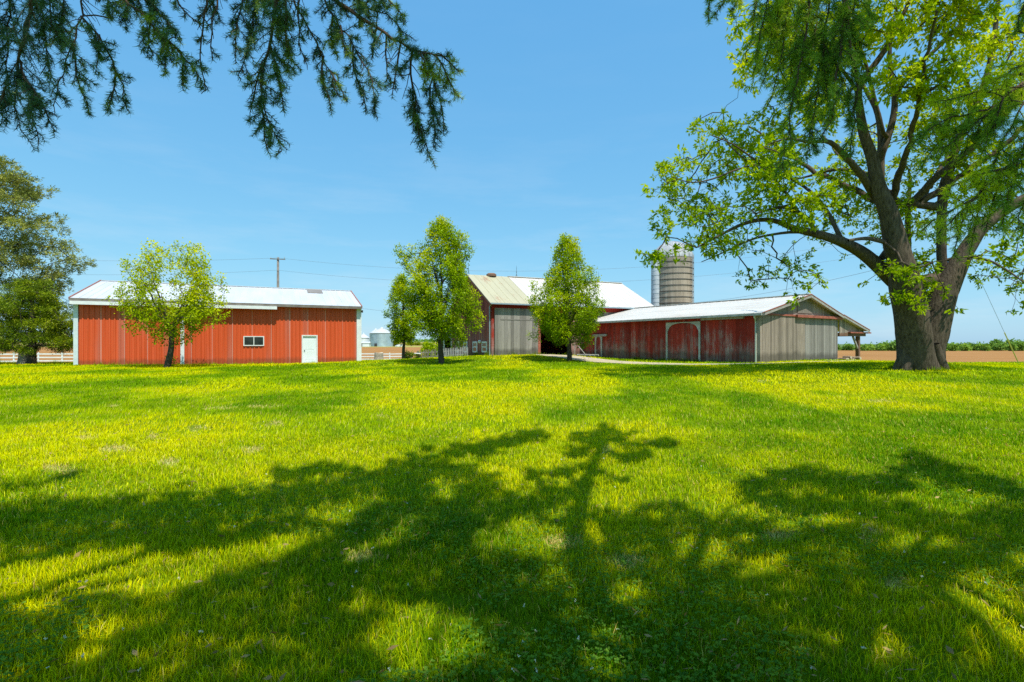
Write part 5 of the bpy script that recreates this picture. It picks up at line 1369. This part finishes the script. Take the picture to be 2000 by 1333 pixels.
hl = lambda pts, Y0=3.0, Y1=3.0, **k: dict(pts=pts, Y0=Y0, Y1=Y1, **k)
left = [
 hl([(70,-40),(58,25),(40,90),(32,140),(28,200),(40,255)], 3.0, 3.2, side=.22, bare=.35, bright=.2, r=.012, spread=1.2),
 hl([(20,-40),(15,60),(12,150),(5,235)], 3.1, 3.3, side=.17, bright=.2, bare=.2), hl([(40,120),(55,175),(62,230),(76,275)], 3.1, 3.1, side=.15, bright=.2), hl([(45,150),(75,190),(95,225),(108,258)], 3.0, 3.0, side=.12, bright=.25),
 hl([(10,170),(0,210),(-15,250)], 3.1, 3.1, side=.15, bright=.2), hl([(100,-40),(95,20),(105,60),(135,95)], 3.2, 3.1, side=.16, bright=.45), hl([(75,-30),(80,20),(90,80),(98,120),(95,170)], 3.2, 3.2, side=.13, bare=.3),
 hl([(165,-40),(156,32),(142,92),(124,138),(112,175),(104,208)], 2.9, 2.9, side=.12, bare=.75), hl([(142,92),(146,130),(150,160),(158,195),(172,204)], 2.9, 2.9, side=.11, bare=.15, bright=.4),
 hl([(130,-40),(125,10),(120,50),(110,80)], 3.2, 3.2, side=.13, bright=.45),
 hl([(158,32),(180,52),(202,78),(217,112),(226,138),(242,178),(250,217)], 2.8, 2.8, side=.075, bare=.25), hl([(226,138),(222,170),(214,195),(211,216)], 2.8, 2.8, side=.07), hl([(195,72),(186,100),(188,132)], 2.8, 2.8, side=.06),
 hl([(230,-40),(239,0),(266,22),(294,41),(318,66),(342,92),(368,124),(396,161)], 2.9, 2.8, side=.13, bright=.6, r=.009), hl([(294,41),(285,70),(290,100),(300,110)], 2.9, 2.9, side=.1, bright=.5), hl([(330,78),(325,110),(322,140)], 2.9, 2.9, side=.1, bright=.4), hl([(360,115),(352,140),(356,165)], 2.9, 2.9, side=.08, bright=.5),
 hl([(255,-40),(290,0),(320,30),(345,75)], 3.0, 2.9, side=.12, bright=.3), hl([(215,-40),(205,-5),(212,35)], 2.9, 2.9, side=.07, bright=.2), hl([(262,-40),(240,10),(245,45)], 3, 3, side=.09, bright=.25),
 hl([(330,-40),(342,5),(366,32),(395,52)], 2.8, 2.8, side=.08, bare=1.0), hl([(412,-40),(405,0),(396,50),(391,100),(392,140),(402,178)], 2.8, 2.8, side=.06, bare=1.0, ssp=.025), hl([(425,-40),(418,30),(412,80),(416,115)], 2.8, 2.8, side=.06, bare=1.0),
 hl([(545,-40),(538,0),(533,60),(520,100),(510,130),(506,184),(515,215),(530,240),(540,270),(550,297)], 2.9, 2.9, side=.16, bright=.4, r=.011, bare=.1), hl([(510,130),(500,170),(492,205),(488,222)], 2.9, 2.9, side=.09, bare=.85), hl([(506,190),(510,230),(520,265),(522,295)], 2.9, 2.9, side=.09, bare=.25),
 hl([(480,-40),(470,10),(462,50),(455,85),(460,110)], 2.95, 2.95, side=.13, bright=.3), hl([(440,-40),(420,0),(410,30),(385,35)], 2.9, 2.9, side=.1, bright=.3), hl([(510,-40),(498,20),(490,70),(478,115),(465,148)], 3.0, 3.0, side=.13, bright=.35), hl([(560,-30),(556,30),(560,60),(562,100),(560,140)], 2.9, 2.9, side=.12, bright=.55), hl([(528,90),(540,130),(548,170),(553,215)], 2.9, 2.9, side=.12, bright=.5),
 hl([(500,-40),(520,-5),(555,20),(572,45)], 3.0, 3.0, side=.1, bright=.4),
 hl([(560,-30),(575,9),(594,40),(612,74),(628,105),(640,133),(655,160),(662,190)], 2.9, 2.9, side=.09, bare=.65), hl([(632,110),(622,145),(628,175),(646,208)], 2.9, 2.9, side=.085, bare=.2), hl([(650,150),(668,178),(676,198)], 2.9, 2.9, side=.06),
 hl([(590,-40),(585,20),(580,60),(588,105),(600,128)], 2.9, 2.9, side=.07, bare=.9),
 hl([(620,-40),(644,18),(676,70),(708,120),(724,155),(736,184),(731,222)], 3.0, 2.9, side=.11, bare=.3, bright=.25), hl([(690,90),(690,140),(705,180),(716,215)], 3.0, 3.0, side=.1, bare=.3), hl([(650,30),(640,60),(648,90),(660,110)], 3.0, 3.0, side=.08, bright=.6), hl([(665,50),(668,80),(680,105)], 2.9, 2.9, side=.09, bright=.6),
 hl([(600,-70),(653,0),(685,20),(717,41),(750,65),(782,87),(805,98),(828,106),(850,106),(878,112)], 3.0, 2.8, side=.12, bare=.2, bright=.4, r=.016),
 hl([(782,87),(775,120),(768,150),(766,185)], 2.9, 2.9, side=.08, bare=.9), hl([(805,100),(800,140),(806,185),(812,215),(822,257),(832,285),(841,312)], 2.9, 2.9, side=.15, bare=.35, bright=.25, r=.007), hl([(828,108),(842,140),(852,175),(862,215),(868,250)], 2.85, 2.85, side=.12, bare=.3, bright=.35), hl([(850,108),(868,130),(884,160),(893,188)], 2.8, 2.8, side=.1, bright=.75), hl([(820,106),(832,120),(836,140),(838,150)], 2.75, 2.75, side=.1, bright=.85), hl([(862,108),(882,120),(897,142)], 2.8, 2.8, side=.09, bright=.75),
 hl([(812,190),(805,220),(812,255),(822,280)], 2.9, 2.9, side=.1, bright=.25), hl([(840,170),(850,220),(848,265),(846,290)], 2.9, 2.9, side=.1, bright=.3),
 hl([(660,-40),(690,0),(722,14),(754,28),(780,50),(802,72)], 3.0, 2.9, side=.1, bright=.25), hl([(740,-20),(760,10),(782,22),(794,45)], 2.9, 2.9, side=.06, bright=.75), hl([(700,-40),(730,-10),(752,8)], 3.0, 3.0, side=.08, bright=.3), hl([(755,72),(748,100),(752,130),(756,160)], 2.95, 2.95, side=.08, bare=.8), hl([(735,55),(726,85),(728,115)], 3, 3, side=.08, bare=.5),
]
right = [
 hl([(1385,-40),(1390,5),(1383,38)], 3.2, 3.2, side=.07), hl([(1435,-40),(1425,0),(1408,20),(1395,30)], 3.2, 3.2, side=.09), hl([(1450,-30),(1440,5),(1425,25)], 3.2, 3.2, side=.08),
 hl([(1510,-60),(1500,0),(1490,60),(1478,110),(1470,150)], 3.1, 3.1, side=.16, bright=.4), hl([(1545,-60),(1540,0),(1530,90),(1516,150),(1506,195)], 3.1, 3.1, side=.17, bright=.35), hl([(1525,-40),(1515,50),(1500,120),(1490,165)], 3.2, 3.2, side=.15, bright=.5),
 hl([(1590,-60),(1580,0),(1570,100),(1552,160),(1545,205),(1536,290),(1528,330)], 3.0, 3.0, side=.14, bright=.15, r=.009), hl([(1625,-60),(1620,0),(1605,110),(1596,170),(1590,225),(1575,310)], 3.0, 3.0, side=.17, bright=.12, r=.009),
 hl([(1655,-60),(1650,0),(1642,70),(1636,140),(1630,220),(1612,255),(1600,275)], 2.9, 2.9, side=.18, bright=.08, r=.012), hl([(1640,-60),(1660,20),(1652,80),(1672,130),(1676,180),(1668,230),(1660,305)], 2.9, 2.9, side=.14, bright=.1, r=.012),
 hl([(1600,-40),(1595,60),(1580,140),(1560,190)], 3.2, 3.2, side=.18, bright=.2), hl([(1560,-40),(1560,60),(1550,130),(1530,180)], 3.2, 3.2, side=.17, bright=.3), hl([(1690,-40),(1690,10),(1703,30),(1706,52)], 3.0, 3.0, side=.09, bright=.25), hl([(1665,-40),(1672,10),(1668,45)], 3.1, 3.1, side=.1, bright=.2),
 hl([(1630,100),(1640,150),(1655,190),(1662,240)], 2.95, 2.95, side=.15, bright=.08), hl([(1610,130),(1620,190),(1618,240)], 3, 3, side=.15, bright=.1), hl([(1588,230),(1582,270),(1590,300)], 3, 3, side=.1, bright=.12), hl([(1640,40),(1622,90),(1612,150),(1605,200)], 3.1, 3.1, side=.17, bright=.12), hl([(1570,60),(1560,130),(1548,180)], 3.1, 3.1, side=.14, bright=.25), hl([(1480,-40),(1476,20),(1470,60)], 3.2, 3.2, side=.12, bright=.35), hl([(1660,60),(1668,100),(1690,150)], 3, 3, side=.12, bright=.1), hl([(1545,-40),(1520,20),(1505,80),(1490,130)], 3.15, 3.15, side=.15, bright=.45),
 hl([(2080,130),(2030,150),(2000,160),(1960,190),(1918,233),(1890,255),(1862,276),(1835,290)], 3.2, 3.0, side=.15, bright=.35, r=.016, droop=.9), hl([(2060,90),(2000,125),(1965,145),(1935,165)], 3.0, 2.9, side=.13, bright=.75, droop=.4), hl([(2000,170),(1960,175),(1910,180),(1850,195),(1815,205)], 3.1, 3.0, side=.13, bright=.6, droop=.7), hl([(1930,215),(1890,225),(1850,228),(1800,262),(1780,285)], 3.1, 3.1, side=.13, bright=.45, droop=.8), hl([(1890,250),(1850,262),(1815,290),(1800,330)], 3.1, 3.1, side=.12, bright=.3),
 hl([(2000,200),(1985,230),(1965,260),(1945,300),(1940,330)], 3.0, 3.0, side=.16, bright=.25), hl([(1960,190),(1950,220),(1930,260),(1920,300)], 3.0, 3.0, side=.15, bright=.25), hl([(1918,233),(1905,262),(1895,290),(1880,310)], 3.1, 3.1, side=.12, bright=.3), hl([(2030,210),(2010,260),(1990,310),(1985,350)], 3.0, 3.0, side=.16, bright=.3),
 hl([(2080,270),(2030,285),(2000,298),(1950,340),(1920,372),(1894,395),(1860,432),(1828,464)], 3.1, 2.9, side=.15, bright=.5, r=.014, droop=.9), hl([(1960,330),(1920,340),(1880,350),(1850,372)], 3.0, 2.9, side=.12, bright=.7, droop=.5), hl([(1900,390),(1870,395),(1845,420),(1815,440),(1800,452)], 2.9, 2.9, side=.11, bright=.7, droop=.5), hl([(1920,372),(1912,410),(1905,450),(1896,485)], 3.0, 3.0, side=.12, bright=.45), hl([(1894,395),(1880,430),(1868,470),(1862,500)], 3.0, 3.0, side=.11, bright=.5), hl([(1950,340),(1945,380),(1930,420),(1925,450)], 3.0, 3.0, side=.14, bright=.35), hl([(1990,305),(1980,350),(1965,400),(1955,440)], 3.0, 3.0, side=.14, bright=.3), hl([(2030,300),(2010,350),(1995,410),(1990,450)], 3.0, 3.0, side=.15, bright=.3), hl([(2010,-30),(2000,10),(1993,40),(1990,62)], 3.0, 3.0, side=.1, bright=.2),
]
da = ((CP[:, :2] - TA[:2]) ** 2).sum(1); db = ((CP[:, :2] - TB[:2]) ** 2).sum(1)
isA = da < db
limA = [([TA + (0, 0, h), TA + (dx * .5, dy * .5, h + .35), TA + (dx, dy, h + .1)], [.09, .06, .025]) for h, dx, dy in ((5.2, -3.5, 1.5), (5.6, 2.5, 2.5), (6.5, -1, 3.2), (6.8, 4.2, 1.2), (7.2, -4.2, -.6), (7.6, 1.6, 3.6), (8.3, 3.4, 2.0), (8.6, -2, 2.5))]
limA += [([TA + (0, 0, 4.6), pt(300, -420, 2.2), pt(480, -190, 2.9), pt(600, -70, 3.0)], [.08, .05, .03, .018]), ([TA + (0, 0, 4.4), pt(60, -400, 2.4), pt(100, -120, 3.0)], [.07, .05, .02])]
tr_pts = [lift(q, h) for q, h in (((.43, 3.3), 7.3), ((.42, 3.6), 7.6), ((.60, 4.8), 7.9), ((.93, 6.2), 8.2), ((1.42, 8.2), 8.6), ((1.86, 10.2), 8.9))]  # unseen bent leader, shaped to cast the trunk streak on the lawn
limB = [([TB + (0, 0, 7.0)] + tr_pts, [.11, .10, .09, .08, .07, .05, .025])]
limB += [([TB + (0, 0, h), TB + (dx * .5, dy * .5, h + .35), TB + (dx, dy, h + .1)], [.09, .06, .025]) for h, dx, dy in ((5.2, 3.5, .5), (5.8, 2.6, 2.4), (6.3, -2.4, 1.4), (6.8, 4.6, -.6), (7.1, 1.2, 2.2), (6.6, -3, -.8))]
limB += [([TB + (0, 0, 4.4), pt(1750, -420, 2.4), pt(1660, -60, 2.95)], [.08, .055, .02]), ([TB + (0, 0, 3.9), (3.9, 1.4, 4.0), pt(2080, 130, 3.2)], [.07, .05, .02]), ([TB + (0, 0, 3.6), (4.0, 1.6, 3.5), pt(2080, 270, 3.1)], [.07, .045, .018])]
build_spruce(TA, 'spruce whose drooping dark boughs hang across the upper left sky', left, CP[isA], limA, 9.2, 71, .2)
build_spruce(TB, 'spruce whose dense dark boughs hang before the big tree at the upper right', right, CP[~isA], limB, 7.6, 72, .2)

# ================================================================== GRASS
RNG = np.random.default_rng(9)
# dead thatch patches seen in the photograph (pixels)
THATCH = [(118,918,34,14),(300,855,14,10),(385,838,22,7),(532,830,20,7),(490,881,28,8),(425,798,40,4),(520,795,40,4),(220,795,14,4),(330,905,26,10),(745,815,10,4),(170,858,30,5),(230,880,40,8),
 (1230,1100,36,20),(1042,1140,16,12),(1690,1050,40,16),(1745,1140,30,18),(1270,868,16,5),(1185,880,10,10),(1520,1050,40,10),(700,1090,40,14),(300,1040,30,12),(1490,755,20,3),(1720,790,30,4),(1090,1060,40,12)]
def thatch(x, y):
    u, v = pix(x, np.maximum(y, 1.0)); t = np.zeros(len(x)); rg = fbm(x * 5.5 + 11, y * 3.2, 4)
    for cu, cv, a, b in THATCH:
        d = ((u - cu) / a) ** 2 + ((v - cv) / b) ** 2 + (rg - .5) * 3.2; t = np.maximum(t, np.clip(1.0 - d, 0, 1) * .85)
    return t
def drive_mask(x, y):
    d = np.full(len(x), 1e9); w = np.ones(len(x))
    for i in range(0, len(dcx), 3):
        q = np.hypot(x - dcx[i], y - dcy[i]); c = q < d; d = np.where(c, q, d); w = np.where(c, dw[i], w)
    return d < w * (.75 + .35 * fbm(x * 1.3, y * 1.3, 3))
GR = np.array([.05, .21, .0]); YG = np.array([.42, .55, .0]); YL = np.array([.92, .84, .0]); ST = np.array([.80, .60, .14])
def zone(y0, y1, dens, h, w, margin, segs, straw, far=0.0):
    A = 0; ys = np.linspace(y0, y1, 200); wid = 2 * (ys * 1.03 + margin); n = int(np.trapz(wid, ys) * dens)
    cdf = np.cumsum(wid); cdf /= cdf[-1]; y = np.interp(RNG.random(n), cdf, ys); x = (RNG.random(n) * 2 - 1) * (y * 1.03 + margin)
    keep = y < lawn_edge(x) - .4
    # tufty distribution
    tuft = fbm(x * 2.3, y * 2.3, 3)
    if far == 0: keep &= RNG.random(n) < .35 + 1.3 * tuft
    keep &= ~(drive_mask(x, y) & (RNG.random(n) < .93)) if y1 > 28 else True
    x, y, tuft = x[keep], y[keep], tuft[keep]; n = len(x); z = ground_z(x, y)
    pat = fbm(x * .35 + 5, y * .22, 4); pat2 = fbm(x * 1.6 + 50, y * 1.1, 3); th = thatch(x, y)
    hh = h * RNG.uniform(.45, 1.25, n) * (.6 + .8 * tuft) * (1 - .35 * th)
    tall = RNG.random(n) < .012; hh = np.where(tall & (far == 0), hh * 1.7, hh)
    a = RNG.random(n) * 2 * PI; lean = RNG.gamma(2.0, .28, n) * (1 + th)
    lx = np.cos(a) * lean * hh; ly = np.sin(a) * lean * hh
    sa = a + PI / 2 + RNG.normal(0, .5, n); ww = w * RNG.uniform(.6, 1.3, n)
    dx = np.cos(sa) * ww / 2; dy = np.sin(sa) * ww / 2
    if far: dx = np.abs(dx) + ww * .2
    t = np.clip((pat - .5) * 3.6 + .5, 0, 1); t2 = np.clip((pat2 - .5) * 2.2 + .4, 0, 1)
    mixv = np.clip(.2 + .62 * t + (.34 if y1 < 20 else .14) * t2 - (.16 if y1 < 20 else .17) + RNG.normal(0, .2 if y1 < 10 else .08 if y1 < 20 else .04, n) + far, 0, 1)[:, None] * 2
    col = np.where(mixv < 1, GR * (1 - mixv) + YG * mixv, YG * (2 - mixv) + YL * (mixv - 1))
    s_ = RNG.random(n) < ((straw if y1 < 20 else .012) + .95 * th); col = np.where(s_[:, None], (ST + np.array([.15, .10, .12]) * th[:, None]) * RNG.uniform(.7, 1.15, (n, 1)), col)
    if y1 < 5: col = col * .88  # nearest blades painted darker to deepen the foreground shade
    col = col * (RNG.uniform(.75, 1.25, (n, 1)) if y1 < 10 else RNG.uniform(.88, 1.12, (n, 1)))
    zt = np.sqrt(np.maximum(.08, 1 - (lean * .75) ** 2)) if True else 1
    if segs == 2:
        p = np.stack([x, y, z - .01], 1); md = np.stack([x + lx * .35, y + ly * .35, z + hh * .58 * zt], 1); tp = np.stack([x + lx, y + ly, z + hh * zt], 1)
        s3 = np.stack([dx, dy, 0 * dx], 1)
        V = np.stack([p - s3, p + s3, md + s3 * .75, md - s3 * .75, tp], 1).reshape(-1, 3); b = np.arange(n) * 5
        Fs = [np.stack([b, b + 1, b + 2, b + 3], 1), np.stack([b + 3, b + 2, b + 4], 1)]
        cc = np.stack([col * .3, col * .3, col * 1.15, col * 1.15, col * 1.5], 1).reshape(-1, 3)  # shade between blades painted in: dark roots, brightened tips
    else:
        p = np.stack([x, y, z - .01], 1); tp = np.stack([x + lx, y + ly, z + hh * zt], 1); s3 = np.stack([dx, dy, 0 * dx], 1)
        V = np.stack([p - s3, p + s3, tp], 1).reshape(-1, 3); b = np.arange(n) * 3; Fs = [np.stack([b, b + 1, b + 2], 1)]
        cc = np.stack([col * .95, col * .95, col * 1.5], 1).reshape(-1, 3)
    return V, Fs, cc
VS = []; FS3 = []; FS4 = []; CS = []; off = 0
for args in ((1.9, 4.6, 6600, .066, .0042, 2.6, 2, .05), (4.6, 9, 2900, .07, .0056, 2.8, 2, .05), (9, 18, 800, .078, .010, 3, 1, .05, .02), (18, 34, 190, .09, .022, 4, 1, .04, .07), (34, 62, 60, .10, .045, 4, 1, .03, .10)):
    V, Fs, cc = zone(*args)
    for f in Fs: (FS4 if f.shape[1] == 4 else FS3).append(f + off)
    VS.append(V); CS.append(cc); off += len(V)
def fringe(a, b, n, h, outw, spread=.25):
    t = RNG.random(n); q = np.array(a)[None] * (1 - t[:, None]) + np.array(b)[None] * t[:, None] + np.array(outw)[None] * (np.abs(RNG.normal(.16, spread * .5, n)))[:, None]
    k = fbm(q[:, 0] * 1.1, q[:, 1] * 1.1, 3); keep = RNG.random(n) < smooth(.4, .62, k) + .12; q = q[keep]; k = k[keep]; n = len(q)
    z = ground_z(q[:, 0], q[:, 1]); hh = h * RNG.uniform(.4, 1.2, n) * (.4 + 1.1 * k); a_ = RNG.random(n) * 2 * PI; ln = RNG.gamma(2, .18, n)
    p = np.stack([q[:, 0], q[:, 1], z - .01], 1); tp = p + np.stack([np.cos(a_) * ln * hh, np.sin(a_) * ln * hh, hh], 1); s3 = np.stack([np.cos(a_ + 1.5), np.sin(a_ + 1.5), 0 * a_], 1) * .014
    V = np.stack([p - s3, p + s3, tp], 1).reshape(-1, 3); m_ = RNG.random((n, 1)); col = GR * 1.3 * (1 - m_) + YG * m_
    return V, [np.arange(len(V)).reshape(-1, 3)], np.repeat(col, 3, 0) * np.tile([[.6], [.6], [1.1]], (n, 1))  # fringe blades carry painted shade at the foot, light at the tip
def clover(n):
    y = 1.9 + 4.5 * RNG.random(n) ** 1.6; x = (RNG.random(n) * 2 - 1) * (y * 1.05 + .5); k = fbm(x * 1.1 + 90, y * 1.1 + 4, 3); keep = k > .54; x, y = x[keep], y[keep]; n = len(x)
    c = np.stack([x, y, ground_z(x, y) + RNG.uniform(.035, .075, n)], 1); P = np.repeat(c, 3, 0); a_ = RNG.random(n)[:, None] * 2 * PI + np.arange(3)[None] * 2.09; a_ = a_.ravel()
    d = unit(np.stack([np.cos(a_), np.sin(a_), RNG.normal(.25, .2, len(a_))], 1)); nr = unit(np.array([0, 0, 1.0]) + RNG.normal(0, .25, P.shape)); L = RNG.uniform(.010, .018, len(P))
    V, Fq = leaf_arrays(P, d, L, L * .95, nr); m_ = np.repeat(RNG.random((n, 1)), 12, 0); return V, [Fq], np.array([.05, .17, .02]) * (1 - m_) + np.array([.2, .36, .03]) * m_
def flecks(n):
    y = 2.4 + 26 * RNG.random(n) ** 1.5; x = (RNG.random(n) * 2 - 1) * (y + .5); c = np.stack([x, y, ground_z(x, y) + .075], 1); P = np.repeat(c, 5, 0); d = unit(RNG.normal(0, 1, P.shape)); L = RNG.uniform(.008, .016, len(P))
    V, Fq = leaf_arrays(P, d, L, L * .7, unit(RNG.normal(0, 1, P.shape))); return V, [Fq], np.tile([[.8, .8, .7]], (len(V), 1))
def leaf_litter(n):
    y = 2.2 + 8 * RNG.random(n) ** 1.3; x = (RNG.random(n) * 2 - 1) * (y + .5); P = np.stack([x, y, ground_z(x, y) + RNG.uniform(.02, .07, n)], 1); d = unit(RNG.normal(0, 1, P.shape) * (1, 1, .4)); L = RNG.uniform(.02, .07, n)
    V, Fq = leaf_arrays(P, d, L, L * RNG.uniform(.06, .5, n), unit(RNG.normal(0, .6, P.shape) + (0, 0, 1))); return V, [Fq], np.repeat(np.array([[.42, .27, .12]]) * RNG.uniform(.6, 1.5, (n, 1)), 4, 0)
def edge(O_, d_, t0, t1): return O_ + d_ * t0, O_ + d_ * t1
extra_ = [clover(26000), flecks(230), leaf_litter(1500)]
nS = np.array([D[1], -D[0]]); nBf = np.array([DB[1], -DB[0]]); nLs = -DX; nLg = -DY
extra_ += [fringe(*edge(O, D, .2, Lr), 1500, .22, nS), fringe(*edge(OB, DB, .2, 9.0), 700, .3, nBf), fringe(*edge(OB, NB, 0, 11), 900, .4, -DB), fringe(*edge(OS, DY, .2, 11.5), 1500, .26, nLs), fringe(*edge(OS, DX, 0, 9.5), 700, .16, nLg), fringe((-62, 58), (-46, 65.8), 1500, .5, (0, -1)), fringe((-29, 74.2), (-16, 80.5), 1200, .5, (0, -1)), fringe((-8.9, 47.4), (-4.05, 46.5), 600, .3, (0, -1))]
for ang in np.arange(0, 6.28, .35):
    c0 = np.array([bb[0], bb[1]]) + 1.05 * np.array([math.cos(ang), math.sin(ang)]); c1 = np.array([bb[0], bb[1]]) + 1.05 * np.array([math.cos(ang + .35), math.sin(ang + .35)])
    extra_.append(fringe(c0, c1, 90, .22, np.array([math.cos(ang), math.sin(ang)])))
for V, Fs, cc in extra_:
    for f in Fs: (FS4 if f.shape[1] == 4 else FS3).append(f + off)
    VS.append(V); CS.append(cc); off += len(V)
print('grass verts', off)
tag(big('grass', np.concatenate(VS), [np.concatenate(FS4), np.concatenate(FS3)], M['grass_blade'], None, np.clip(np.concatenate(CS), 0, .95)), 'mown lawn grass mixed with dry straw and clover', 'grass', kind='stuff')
